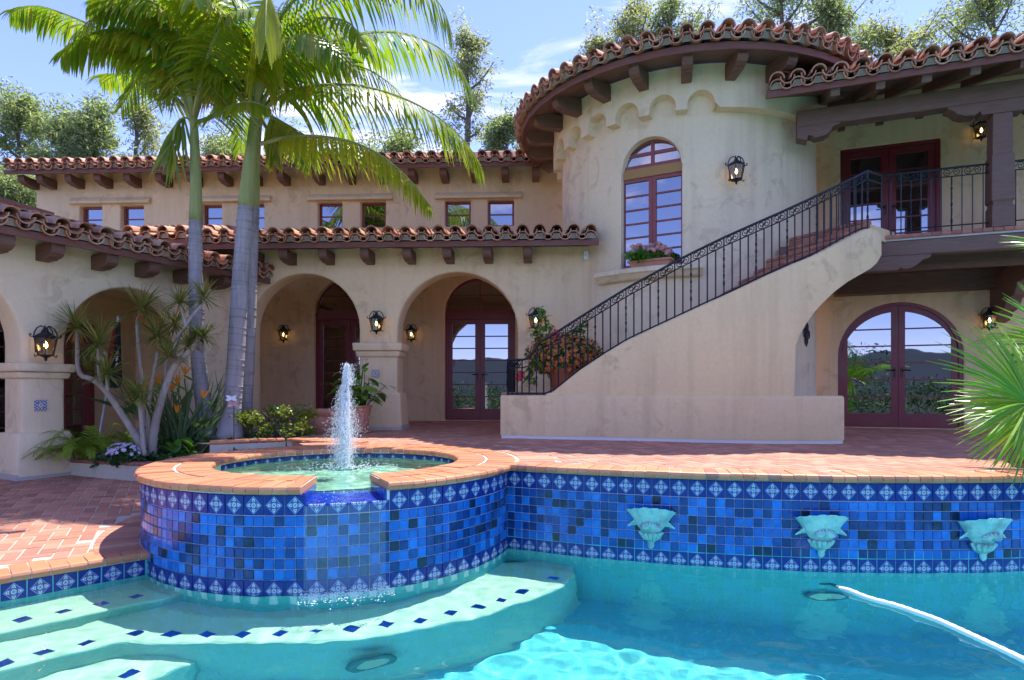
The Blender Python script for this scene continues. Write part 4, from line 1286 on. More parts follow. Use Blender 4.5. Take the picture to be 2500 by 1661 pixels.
# --- round tower
def tower():
    ca, _ = cyl(1587, 500, TC, TR)
    hw = .475 / TR
    zs0 = tw(ca, TR, 0)
    zof = lambda u, v: cyl(u, v, TC, TR)[1]
    zsill, ztop = zof(1587, 650) , zof(1587, 334)
    w = .475; zspr = ztop - w
    top = lambda a: zspr + math.sqrt(max(0, w * w - ((a - ca) * TR) ** 2))
    N_ = 120
    A = sorted([R_(-115) + R_(190) * i / N_ for i in range(N_ + 1)] + [ca - hw, ca + hw])
    mb = MB()
    z0, z1 = -.2, 5.45
    zs_ = [z0, 1.2, 2.2]
    for a, b in zip(A, A[1:]):
        m = (a + b) / 2
        if abs(m - ca) < hw:
            ta, tb = top(a), top(b)
            mb.add([tw(a, TR, z0), tw(b, TR, z0), tw(b, TR, zsill), tw(a, TR, zsill)], [(0, 1, 2, 3)])
            mb.add([tw(a, TR, ta), tw(b, TR, tb), tw(b, TR, z1), tw(a, TR, z1)], [(0, 1, 2, 3)])
            mb.add([tw(a, TR, ta), tw(a, TR - .25, ta), tw(b, TR - .25, tb), tw(b, TR, tb)], [(0, 1, 2, 3)])
            mb.add([tw(a, TR, zsill), tw(b, TR, zsill), tw(b, TR - .25, zsill), tw(a, TR - .25, zsill)], [(0, 1, 2, 3)])
        else: mb.add([tw(a, TR, z0), tw(b, TR, z0), tw(b, TR, z1), tw(a, TR, z1)], [(0, 1, 2, 3)])
    for a, s in ((ca - hw, 1), (ca + hw, -1)):
        q = [tw(a, TR, zsill), tw(a, TR, zspr), tw(a, TR - .25, zspr), tw(a, TR - .25, zsill)]
        mb.add(q if s > 0 else q[::-1], [(0, 1, 2, 3)])
    bm_ = mb.build('tower_wall', 'stucco_pale', house, smooth=True, angle=35)
    # window set on the chord
    wo = TR * math.cos(hw) - .08
    TP = Pl((TC.x + wo * math.sin(ca), TC.y - wo * math.cos(ca)), (math.cos(ca), math.sin(ca)))
    ww = TR * math.sin(hw) + .02
    ztr0, ztr1 = TP.z(1587, 431), TP.z(1587, 408)
    fn = lambda t: zspr + math.sqrt(max(0, (w + .02) ** 2 - t * t)) * 1.0 + .01
    window(TP, -ww, ww, ztr1 + .0, 9, 0, 2, 2, 'window_paint', .055, .05, 'window', fn)
    MB().pbox(TP, -ww, ww, -.1, .02, ztr0, ztr1).build('transom_board', 'ochre', house)
    for s in (0, 1):
        window(TP, (-ww, .002)[s], (-.002, ww)[s], zsill + .01, ztr0, 0, 1, 6, 'window_paint', .055, .024)
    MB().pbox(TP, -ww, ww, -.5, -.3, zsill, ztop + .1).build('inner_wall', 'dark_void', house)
    # curved sill
    a0, zl = cyl(1452, 690, TC, TR + .17); a1, _ = cyl(1716, 660, TC, TR + .17)
    prof = [(TR - .02, 0), (TR + .17, .0), (TR + .19, -.03), (TR + .19, -.075), (TR + .14, -.095), (TR + .12, -.15), (TR + .08, -.17), (TR - .02, -.17)]
    zq = zsill - .03
    sm = MB().grid([[tw(a0 + (a1 - a0) * i / 24, r, zq + z) for i in range(25)] for r, z in prof])
    for i in (0, 24): sm.add([tw(a0 + (a1 - a0) * i / 24, r, zq + z) for r, z in prof], [tuple(range(8))])
    sm.build('sill', 'stucco_pale', house, smooth=True, angle=50, fix=True)
    # scalloped corbel band
    Rb = TR + .165
    ub = [1362, 1388, 1424, 1492, 1570, 1664, 1758, 1850]
    ab = [cyl(u, 300, TC, Rb)[0] for u in ub]
    step_ = (ab[6] - ab[4]) / 2
    ab = [ab[5] + step_ * (i - 5) for i in range(-2, 8)]
    zbot = cyl(1664, 268, TC, Rb)[1]; ped = .082 / Rb
    last = ab[6 + 2]
    def zb(a):
        if a >= last - ped: return zbot
        k = min(range(len(ab)), key=lambda i: abs(ab[i] - a))
        if abs(a - ab[k]) <= ped: return zbot
        lo = max([x for x in ab if x < a], default=ab[0] - step_)
        c = lo + step_ / 2
        r = step_ / 2 - ped
        x = min(1, abs(a - c) / r)
        return zbot + .07 + (r * Rb) * math.sqrt(1 - x * x)
    A = set()
    for i in range(-1, len(ab)):
        lo = ab[i] if i >= 0 else ab[0] - step_
        c = lo + step_ / 2; r = step_ / 2 - ped
        if c < last: A |= {c + r * math.cos(math.pi * j / 14) * .9999 for j in range(15)} | {lo - ped * .999, lo + ped * .999, lo}
    A |= {last + (R_(62) - last) * i / 20 for i in range(21)}
    A = sorted(a for a in A if a > R_(-112))
    mb = MB()
    ztop_ = 5.4
    for a, b in zip(A, A[1:]):
        if b - a < 1e-5: continue
        za, zb_ = zb(a + 1e-6), zb(b - 1e-6)
        mb.add([tw(a, Rb, za), tw(b, Rb, zb_), tw(b, Rb, ztop_), tw(a, Rb, ztop_)], [(0, 1, 2, 3)])
        mb.add([tw(a, TR - .01, za), tw(b, TR - .01, zb_), tw(b, Rb, zb_), tw(a, Rb, za)], [(0, 1, 2, 3)])
    for i, a in enumerate(A[1:-1]):                     # upright steps between pendant and arch
        l_, r_ = zb(a - 2e-5), zb(a + 2e-5)
        if abs(l_ - r_) > .01: mb.add([tw(a, TR - .01, l_), tw(a, Rb, l_), tw(a, Rb, r_), tw(a, TR - .01, r_)], [(0, 1, 2, 3)])
    mb.build('corbel_band', 'stucco_pale', house, fix=True)
    # eave, fascia, rafters, tiles
    RE = 2.96
    zf = cyl(1771, 121, TC, RE - .02)[1]
    ph = R_(17)
    mb = MB()
    nS = 26
    S = [R_(-128) + R_(232) * i / nS for i in range(nS + 1)]
    mb.grid([[tw(a, r, z) for a in S] for r, z in ((TR - .05, zf + .20), (RE - .02, zf + .02), (RE - .02, zf + .1), (.2, zf + .1 + (RE - .2) * math.tan(ph)))])
    rf = mb.build('tower_roof', 'wood_brown', house, fix=True)
    fb = MB().grid([[tw(a, r, z) for a in S] for r, z in ((RE - .03, zf), (RE, zf), (RE, zf + .098), (RE - .03, zf + .098))])
    fb.build('fascia', 'wood_fascia', rf, fix=True)
    c15, _ = cyl(1677, 150, TC, 2.6)
    for i in range(-7, 6):
        a = c15 + R_(15) * i
        pl = Pl((TC.x + (TR + .1) * math.sin(a), TC.y - (TR + .1) * math.cos(a)), (math.cos(a), math.sin(a)))
        tail(pl, 0, zf + .1, .24, .56, .15)
    stuff, mort = MB(), MB()
    nT = round(RE * R_(232) / .262)
    for i in range(nT):
        a = R_(-128) + R_(232) * (i + .5) / nT
        for row in range(4):
            o = Vector((math.sin(a), -math.cos(a), 0)); d = Vector((math.cos(a), math.sin(a), 0))
            up = (-o * math.cos(ph) + Vector((0, 0, math.sin(ph)))).normalized(); nr = d.cross(up).normalized()
            E = tw(a, RE, zf + .11)
            sx = 1 - row * .115
            p = .262 * sx
            solo = row == 0 and R_(-112) < a < R_(62)
            if row == 3: d_ = d
            eave_set(rf, stuff, mort, E, d, up, nr, row, solo, solo, sx, p)
    kind(stuff.build('tile_field', 'roof_clay', rf, smooth=True, angle=40), 'stuff')
    kind(mort.build('mortar', 'grey_mortar', rf), 'stuff')
tower()
# --- right wing wall with its two doors
rt0, rt1 = -1.75, 2.6
la, lb = RW.t(2046), RW.t(2353)
ltc, lwd = (la + lb) / 2, (lb - la) / 2
lz = RW.z(2190, 738)
lzs = lz - lwd * .98
ua, ub_ = RW.t(2052), RW.t(2297)
uz = RW.z(2175, 351)
lower = [(la, .012), (lb, .012)] + [(ltc + lwd * math.cos(math.pi * i / 24), lzs + .98 * lwd * math.sin(math.pi * i / 24)) for i in range(25)]
wall_plate('right_wall', RW, rect(rt0, rt1, -.05, 5.86), [lower, rect(ua, ub_, ZB + .01, uz)], .28, 'stucco', .02)
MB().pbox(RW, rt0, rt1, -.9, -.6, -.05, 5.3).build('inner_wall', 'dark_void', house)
f1 = lambda t: lzs + .98 * math.sqrt(max(0, lwd ** 2 - (t - ltc) ** 2))
fo = [(ltc + (lwd + .0) * math.cos(math.pi * i / 30), lzs + .98 * lwd * math.sin(math.pi * i / 30)) for i in range(31)]
fi_ = [(ltc + (lwd - .055) * math.cos(math.pi * i / 30), lzs + .98 * (lwd - .055) * math.sin(math.pi * i / 30)) for i in range(31)]
MB().plate([(lb, .014)] + fo + [(la, .014), (la + .055, .014)] + fi_[::-1] + [(lb - .055, .014)], [], .1, RW.pt, -.03).build('door_frame', 'door_paint', house, fix=True)
f2 = lambda t: lzs + .98 * math.sqrt(max(0, (lwd - .057) ** 2 - (t - ltc) ** 2))
for s in (0, 1): leaf_(RW, (la + .057, ltc + .003)[s], (ltc - .003, lb - .057)[s], .02, 9, -.055, 6, f2, .10, .235, (1, -1)[s])
MB().plate([(ua, ZB), (ua, uz), (ub_, uz), (ub_, ZB), (ub_ - .055, ZB), (ub_ - .055, uz - .06), (ua + .055, uz - .06), (ua + .055, ZB)], [], .1, RW.pt, -.03).build('door_frame', 'door_paint', house, fix=True)
m = (ua + ub_) / 2
for s in (0, 1): leaf_(RW, (ua + .057, m + .003)[s], (m - .003, ub_ - .057)[s], ZB + .02, uz - .063, -.06, 6, None, .11, .25, (1, -1)[s])
for u, v in ((2053, 315), (2146, 300), (2243, 284)):
    t, z = RW.hit(u, v); MB().pbox(RW, t - .055, t + .055, -.02, .10, z - .05, z + .05).build('beam_end', 'wood_brown', house)
# --- balcony
balc = 'wood_post'
bl0, bl1 = -1.35, 2.9
RO = (RW.p - BE.p).dot(BE.n)
MB().pbox(BE, bl0, bl1, RO + .01, -.05, ZB - .20, ZB - .04).build('balcony_floor', 'wood_brown', house)
MB().pbox(BE, -.25, bl1, -.2, .0, ZB - .085, ZB - .065).build('flashing', 'concrete', house)
be_b = MB().pbox(BE, -.35, bl1, -.16, -.015, ZB - .29, ZB - .086).build('edge_beam', balc, house, bevel=.008, seg=1)
MB().pbox(BE, -.35, bl1, RO + .02, RO + .3, ZB - .52, ZB - .21).build('joist', 'wood_brown', house)
MB().pbox(BE, -.35, bl1, -.75, -.6, ZB - .40, ZB - .2).build('joist', 'wood_brown', house)
bk = bullnose('brick', .2, .107, .107, .06, 'old_clay')
e = Vector((-BE.n.x, -BE.n.y, 0)); M0 = axes(Vector((e.y, -e.x, 0)), e, Vector((0, 0, 1)))
bf = MB().pbox(BE, -.3, bl1, -.18, -.004, ZB - .064, ZB - .006).build('balcony_edge', 'mortar', house)
for i in range(28): inst('brick', bk, bf, BE.pt(-.2 + .116 * i, .02, ZB + .001), M0 @ rz(rt.gauss(0, .01)))
# scroll bracket at the stair end and stepped corbel under the post
t0 = BE.t(2180, -.1)
pr = [(0, 0), (.62, 0), (.60, -.05), (.53, -.06), (.47, -.12), (.40, -.17), (.30, -.19), (.24, -.17), (.22, -.20), (-.3, -.20), (-.3, 0)]
MB().plate(pr, [], .14, lambda a, o, z: BE.pt(-.05 + a, -.02 + o, ZB - .29 + z)).build('bracket', balc, house, bevel=.006, seg=1, fix=True)
tcb = RW.t(2416)
pr = [(0, 0), (-RO - .02, 0), (-RO - .02, -.13), (-RO - .12, -.17), (-RO - .2, -.27), (-RO - .42, -.30), (-RO - .45, -.42), (-RO - .56, -.50), (-RO - .9, -.52), (-RO - .93, -.62), (-RO - 1.0, -.68), (-RO - 1.25, -.70), (-RO - 1.28, -.78), (-RO - 1.4, -.86), (0, -.9)]
pr = [(max(0.02, a), z) for a, z in pr]
mxa = max(a for a, z in pr)
pr = [(a if i in (0,) else a, z) for i, (a, z) in enumerate(pr)]
zcb = ZB - .29
st_ = [(0, 0), (1.62, 0), (1.62, -.12), (1.5, -.15), (1.38, -.26), (1.08, -.29), (1.05, -.33), (.95, -.45), (.70, -.48), (.67, -.52), (.58, -.62), (.38, -.645), (.36, -.68), (.27, -.76), (0, -.79)]
MB().plate([(a * min(1, -RO / 1.62), z) for a, z in st_], [], .2, lambda a, o, z: RW.pt(tcb + o + .2, a, zcb + z)).build('corbel', balc, house, bevel=.012, seg=1, fix=True)
# porch post, bolster, beam
pt_ = BE.t(2441, -.11)
def ngon_post(mb, t, o, secs):
    for (z0, h0), (z1, h1) in zip(secs, secs[1:]):
        mb.hexa([BE.pt(t + sx * h0, o - sy * h0, z0) for sx, sy in ((-1, 1), (1, 1), (1, -1), (-1, -1))] + [BE.pt(t + sx * h1, o - sy * h1, z1) for sx, sy in ((-1, 1), (1, 1), (1, -1), (-1, -1))])
zpt = BE.z(2441, 283, -.11)
mb = MB(); H = zpt - ZB
ngon_post(mb, pt_, -.11, [(ZB, .125), (ZB + .27 * 1, .125), (ZB + .30, .11), (ZB + .33, .11), (ZB + .36, .13), (ZB + H * .62, .125), (ZB + H * .65, .112), (ZB + H * .68, .112), (ZB + H * .70, .115), (zpt, .108)])
mb.build('post', balc, house, bevel=.006, seg=1, fix=True)
zbm = BE.z(2335, 266, -.11)
pr = [(-.62, 0), (-.62, -.03), (-.56, -.06), (-.50, -.12), (-.42, -.155), (-.30, -.16), (-.25, -.12), (-.235, -.17), (.235, -.17), (.25, -.12), (.30, -.16), (.42, -.155), (.5, -.12), (.56, -.06), (.62, -.03), (.62, 0)]
zbo = zpt + .17
MB().plate(pr, [], .24, lambda a, o, z: BE.pt(pt_ + a, -.11 + .12 + o, zbo + z)).build('bolster', balc, house, bevel=.006, seg=1, fix=True)
tb0 = BE.t(1944, -.11)
MB().pbox(BE, tb0, bl1, -.22, 0., zbo, zbo + .24).build('porch_beam', balc, house, bevel=.008, seg=1)
pr = [(0, .0), (0, -.13), (.11, -.17), (.12, -.11), (.16, -.12), (.20, -.15), (.29, -.14), (.35, -.10), (.38, -.04), (.46, -.02), (.46, 0)]
MB().plate(pr, [], .22, lambda a, o, z: BE.pt(tb0 + a * 1.25, o, zbo + z * 1.2)).build('bracket', balc, house, bevel=.006, seg=1, fix=True)
ER = BE.off(.58)
ze_r = ER.z(2150, 199)
E0, E1 = ER.pt(ER.t(1872), 0, ze_r + .086), ER.pt(ER.t(2640) + 2.2, 0, ze_r + .086)
roof(E0, E1, BE.n, 19, 11, lambda i, n: i < 22, lambda i, n: i < 22)
for u in (2041, 2152, 2266, 2386, 2510):
    t = ER.t(u)
    a, b = ER.pt(t, -.04, ze_r + .0), ER.pt(t, -2.3, ze_r + .0 + 2.26 * math.tan(R_(19)))
    MB().bar(a, b, .11, .15).build('rafter', balc, house)
# --- staircase
stair = root('staircase', 'curving outdoor staircase with a plain stucco side wall and brick treads against the tower', 'staircase', (1.6, 7.9, 0))
bx = [(-1.2, 8.62), (-.157, 8.40), (.75, 8.16), (1.64, 7.93), (2.35, 7.7), (3.0, 7.54), (3.6, 7.50), (4.11, 7.56), (4.85, 7.82), (5.6, 8.3)]
def ys(x):
    for i in range(1, len(bx) - 2):
        if x <= bx[i + 1][0] or i == len(bx) - 3:
            (x0, y0), (x1, y1), (x2, y2), (x3, y3) = bx[i - 1:i + 3]
            t = (x - x1) / (x2 - x1)
            m1 = (y2 - y0) / (x2 - x0) * (x2 - x1); m2 = (y3 - y1) / (x3 - x1) * (x2 - x1)
            return (2 * t ** 3 - 3 * t * t + 1) * y1 + (t ** 3 - 2 * t * t + t) * m1 + (-2 * t ** 3 + 3 * t * t) * y2 + (t ** 3 - t * t) * m2
def hit_s(u, v, o=0.):
    k = (u - 1250) / F; x = 2.
    for _ in range(30): x = k * (ys(x) - o)
    return x, ZC + (YH - v) / F * (ys(x) - o)
def sy(x, o, z):                           # o towards the pool
    dx = .01; dy = ys(x + dx) - ys(x - dx)
    n = Vector((dy, -2 * dx)).normalized()
    return Vector((x + n.x * o, ys(x) + n.y * o, z))
topline = [(1330, 962), (1345, 958), (1380, 930), (1414, 903), (1470, 866), (1529, 830), (1611, 791), (1693, 753), (1786, 711), (1879, 668), (1940, 642), (2000, 618), (2057, 590), (2100, 568), (2125, 556), (2140, 553), (2152, 558), (2161, 568)]
under_ = [(2161, 621), (2150, 640), (2136, 653), (2108, 669), (2078, 686), (2045, 710), (2014, 739), (1993, 762), (1975, 787), (1958, 815), (1947, 843), (1942, 886), (1942, 925), (1943, 963)]
def loopfix(px): return [hit_s(u, v) for u, v in px]
ol = loopfix(topline) + loopfix(under_)
zpl = hit_s(1600, 966)[1]
x0 = hit_s(1330, 962)[0]; x1 = hit_s(1943, 963)[0]
# densify along x so that the board follows the curve: build it as columns
def interp(px, x):
    P = loopfix(px)
    for (a, za), (b, zb_) in zip(P, P[1:]):
        if min(a, b) - 1e-9 <= x <= max(a, b) + 1e-9: return za + (zb_ - za) * ((x - a) / (b - a) if abs(b - a) > 1e-9 else 0)
    return P[-1][1]
xe = hit_s(2161, 600)[0]
xs = sorted({x0 + (xe - x0) * i / 70 for i in range(71)} | {x for x, z in ol if x0 <= x <= xe})
unders = sorted([(x, z) for x, z in loopfix(under_)])
def zlow(x):
    if x <= x1: return zpl - .05
    c = [(x, z) for x, z in unders]
    for (a, za), (b, zb_) in zip(c, c[1:]):
        if a <= x <= b and b > a: return za + (zb_ - za) * (x - a) / (b - a)
    return c[-1][1] if x > c[-1][0] else c[0][1]
xs = [x for x in xs if x <= xe]
tops = [interp(topline, x) for x in xs]; lows = [min(zlow(x), t_ - .02) for x, t_ in zip(xs, tops)]
f_, bk_ = -.05, -.24
mb = MB()
rowsF = [[], [], [], [], [], []]
for x, t_, l_ in zip(xs, tops, lows):
    prof = [(f_, l_ + .0), (f_, t_ - .035), (f_ - .012, t_ - .01), (f_ - .04, t_), (bk_ + .04, t_), (bk_ + .012, t_ - .01), (bk_, t_ - .035), (bk_, l_)]
    rowsF.append([sy(x, o, z) for o, z in prof])
rowsF = [r for r in rowsF if r]
mb.grid(rowsF, 0, True)
mb.add(rowsF[-1], [tuple(range(8))]); mb.add(rowsF[0], [tuple(reversed(range(8)))])
mb.build('side_wall', 'stucco_warm', stair, smooth=True, angle=50, fix=True)
xp0, xp1 = hit_s(1222, 1070)[0], hit_s(2061, 1082)[0]
mb = MB(); rows = []
for i in range(41):
    x = xp0 + (xp1 - xp0) * i / 40
    fl_ = .035 * min(1, i / 2, (40 - i) / 2)
    prof = [(.0 , .04), (-.0, zpl - .04), (-.012, zpl - .012), (-.04, zpl), (-.27, zpl), (-.27, .04)]
    rows.append([sy(x, o, z) for o, z in prof])
mb.grid(rows, 0, True)
mb.add(rows[0], [tuple(reversed(range(6)))]); mb.add(rows[-1], [tuple(range(6))])
mb.build('plinth', 'stucco_warm', stair, smooth=True, angle=50, fix=True)
mb = MB(); rows = []
for i in range(41):
    x = xp0 + .01 + (xp1 - xp0 - .02) * i / 40
    rows.append([sy(x, o, z) for o, z in ((-.012, -.01), (-.006, .042), (-.27, .042), (-.27, -.01))])
mb.grid(rows, 0, True)
mb.add(rows[-1], [tuple(range(4))])
mb.build('foot_strip', 'white_paint', stair, fix=True)
# steps: wedges round the tower
tops_px = [(1929, 581), (1904, 610), (1873, 634), (1843, 661), (1805, 686)]
an = [cyl(u, v, TC, TR + .03)[0] for u, v in tops_px]
zst = [cyl(u, v, TC, TR + .03)[1] for u, v in tops_px]
da = (an[0] - an[-1]) / 4 * 1.02
nst = 13
tread = MB().box((-.1, 0, -.06), (.1, .1, 0)).mesh('brick', 'old_clay')
for i in range(nst):
    a1_ = an[0] - da * i if i else an[0]
    a1_ = an[i] if i < 5 else an[4] - da * (i - 4)
    a0_ = an[i - 1] if 0 < i <= 5 else a1_ + (da if i else .22)
    z = zst[i] if i < 5 else zst[4] - .17 * (i - 4)
    if z < zpl + .1: break
    mb = MB()
    r0, r1 = TR - .05, TR + 1.22
    mb.hexa([tw(a1_, r0, z - .24), tw(a1_, r1, z - .24), tw(a0_ + .02, r1, z - .24), tw(a0_ + .02, r0, z - .24), tw(a1_, r0, z - .062), tw(a1_, r1, z - .062), tw(a0_ + .02, r1, z - .062), tw(a0_ + .02, r0, z - .062)])
    s = mb.build('step', ['stucco_warm'], stair, fix=True)
    me = bullnose('brick', .2, .106, .106, .06, 'old_clay')
    rb_ = MB().box((-.1, -.012, -.035), (.1, .01, .035)).mesh('brick', 'old_clay')
    o = Vector((math.sin(a1_), -math.cos(a1_), 0)); d = Vector((math.cos(a1_), math.sin(a1_), 0))
    M = axes(Vector((d.y, -d.x, 0)), d, Vector((0, 0, 1)))
    if i < 7:
        for k in range(10): inst('brick', me, s, tw(a1_, TR + .05 + .113 * k + .04, z) - d * .02, M)
        for k in range(6): inst('brick', rb_, s, tw(a1_, TR + .12 + .205 * k, z - .105) , M)
land = MB(); 
land.hexa([Vector((-.13, 8.42, 0)), Vector((1.7, 8.0, 0)), Vector((2.2, 9.6, 0)), Vector((.2, 9.75, 0))] + [Vector((-.13, 8.42, zpl - .02)), Vector((1.7, 8.0, zpl - .02)), Vector((2.2, 9.6, zpl - .02)), Vector((.2, 9.75, zpl - .02))])
lo = land.build('landing', 'stucco_warm', stair, fix=True)
me = bullnose('brick', .16, .2, .2, .06, 'old_clay')
for i in range(9):
    x = -.05 + .205 * i
    inst('brick', me, lo, (x, ys(x) + .26, zpl + .04), rz(-.25))
# ------------------------------------------------------------------ ironwork
rails = root('stair_railing', 'black wrought iron railing with scroll frieze climbing the stair wall to the balcony', 'railing', (1.6, 7.9, .6))
def spiral(c, r, turns, a0, sgn, n=22):
    return [(c[0] + r * (1 - .80 * i / n) * math.cos(a0 + sgn * turns * 6.283 * i / n), c[1] + r * (1 - .80 * i / n) * math.sin(a0 + sgn * turns * 6.283 * i / n)) for i in range(n + 1)]
def scroll2d(w, h):
    """S scroll filling a w x h cell, origin at its lower left"""
    r = h * .42
    a = spiral((r + .06 * w, h - r - .04 * h), r, 1.35, -math.pi / 2 + .3, -1)
    b = spiral((w - r - .06 * w, r + .04 * h), r, 1.35, math.pi / 2 + .3, -1)
    mid = []
    p, q = a[0], b[0]
    return list(reversed(a)) + b
def frieze(mb, fn, s0, s1, h, r=.0055):
    """fn(s, z) -> place with z measured from the lower bar"""
    mb.tube([fn(s0 + x, z) for x, z in scroll2d(s1 - s0, h)], r, 4)
def twisted(mb, a, b, w=.010):
    a, b = Vector(a), Vector(b); n = 14
    rows = []
    for i in range(n + 1):
        p = a.lerp(b, i / n)
        tw_ = 0 if i / n < .2 or i / n > .8 else (i / n - .2) * 16
        k = 1.5 if .2 < i / n < .8 and i % 2 else 1.
        rows.append([p + Vector((math.cos(tw_ + 1.571 * j + .785), math.sin(tw_ + 1.571 * j + .785), 0)) * w * k for j in range(4)])
    mb.grid(rows, 0, True)
RO_ = -.145                                # rail stands on the middle of the stair wall
railpx = [(1268, 879), (1286, 875), (1296, 857), (1307, 837), (1339, 820), (1414, 772), (1525, 703), (1643, 637), (1761, 580), (1900, 521), (1984, 484), (2071, 445), (2127, 418)]
RT_ = [hit_s(u, v, RO_) for u, v in railpx]
def railz(x):
    for (a, za), (b, zb_) in zip(RT_, RT_[1:]):
        if a <= x <= b: return za + (zb_ - za) * (x - a) / (b - a)
    return RT_[-1][1] if x > RT_[-1][0] else RT_[0][1]
def footz(x):
    if x < x0: return zpl
    return max(zpl, interp(topline, min(x, xe)))
xa, xb = RT_[0][0], RT_[-1][0]
smooth = [xa + (xb - xa) * i / 60 for i in range(61)]
mb = MB(); mb.tube([sy(x, RO_, railz(x)) for x in smooth], .017, 6); mb.build('top_rail', 'iron', rails, smooth=True)
sub = lambda x: railz(x) - .11 if x > RT_[4][0] else max(railz(x) - .11, railz(x) - .11 - .0)
mb = MB(); mb.tube([sy(x, RO_, sub(x)) for x in smooth], .009, 5); mb.build('lower_rail', 'iron', rails)
mb = MB(); mb.tube([sy(x, RO_, footz(x) + .022) for x in smooth], .010, 5); mb.build('bottom_rail', 'iron', rails)
nb = 46
bs = [xa + (xb - xa) * i / nb for i in range(nb + 1)]
for i, x in enumerate(bs):
    mb = MB()
    top_ = railz(x) if i % 2 == 0 else sub(x)
    a, b = sy(x, RO_, footz(x)), sy(x, RO_, top_)
    if i % 4 == 2: twisted(mb, a, b)
    else: mb.tube([a, b], .0095, 4)
    mb.build('baluster', 'iron', rails)
for i in range(4, nb - 1, 2):
    mb = MB()
    s0, s1 = bs[i], bs[i + 2]
    frieze(mb, lambda s, z: sy(s, RO_, sub(s) + z), s0 + .006, s1 - .006, .11)
    mb.build('scroll', 'iron', rails)
# return of the railing at the foot of the stair
q0, q1 = hit_s(1236, 877, -.06), hit_s(1268, 879, RO_)
P0, P1 = sy(q0[0], -.06, 0), sy(q1[0], RO_, 0)
back = Vector((.12, .95, 0))
for a, b, lab in ((P0, P1, 0), (P0, P0 + back, 1)):
    for nm, z, r in (('top_rail', q1[1], .017), ('lower_rail', q1[1] - .11, .009), ('bottom_rail', zpl + .02, .01)):
        MB().tube([a + Vector((0, 0, z)), b + Vector((0, 0, z))], r, 5).build(nm, 'iron', rails)
    k = 3 if lab == 0 else 9
    for i in range(k):
        p_ = a.lerp(b, i / k)
        mb = MB()
        (twisted if i == 0 else lambda m, a_, b_: m.tube([a_, b_], .0095, 4))(mb, p_ + Vector((0, 0, zpl)), p_ + Vector((0, 0, q1[1] - (.11 if i % 2 else 0))))
        mb.build('baluster', 'iron', rails)
    L_ = (b - a).length
    d_ = (b - a).normalized()
    for i in range(2 if lab == 0 else 5):
        w = L_ / (2 if lab == 0 else 5)
        mb = MB(); frieze(mb, lambda s, z: a + d_ * s + Vector((0, 0, q1[1] - .11 + z)), w * i + .005, w * (i + 1) - .005, .11); mb.build('scroll', 'iron', rails)
# balcony railing
brl = root('balcony_railing', 'straight black iron railing along the balcony edge, scrolls under its top bar', 'railing', (BE.p.x, BE.p.y, ZB))
BO_ = -.11
pk = sy(xb, RO_, 0)
tA, tB = BE.t(2152, BO_), 2.85
zr0, zr1 = BE.z(2293, 414, BO_), BE.z(2293, 414, BO_) - .115
for nm, z, r in (('top_rail', zr0, .016), ('lower_rail', zr1, .009), ('bottom_rail', ZB + .09, .009)):
    MB().tube([BE.pt(tA, BO_, z), BE.pt(tB, BO_, z)], r, 5).build(nm, 'iron', brl)
n = round((tB - tA) / .118)
for i in range(n + 1):
    t = tA + (tB - tA) * i / n
    mb = MB(); a, b = BE.pt(t, BO_, ZB), BE.pt(t, BO_, zr0 if i % 2 == 0 else zr1)
    if i % 4 == 3: twisted(mb, a, b)
    else: mb.tube([a, b], .009, 4)
    mb.build('baluster', 'iron', brl)
for i in range(0, n - 1, 2):
    t = tA + (tB - tA) * i / n
    mb = MB(); frieze(mb, lambda s, z: BE.pt(s, BO_, zr1 + z), t + .006, t + 2 * (tB - tA) / n - .006, .115); mb.build('scroll', 'iron', brl)
MB().tube([sy(xb, RO_, RT_[-1][1]), BE.pt(tA, BO_, zr0)], .016, 6).build('top_rail', 'iron', brl)
MB().tube([sy(xb, RO_, RT_[-1][1] - .11), BE.pt(tA, BO_, zr1)], .009, 6).build('lower_rail', 'iron', brl)
for i in range(7):                         # gate panel returning behind the stair end
    p_ = sy(xb - .02, RO_ - .06, 0) + Vector((-.12, 1.1, 0)) * (i / 7)
    MB().tube([p_ + Vector((0, 0, ZB)), p_ + Vector((0, 0, RT_[-1][1] - .02 * i))], .009, 4).build('baluster', 'iron', brl)
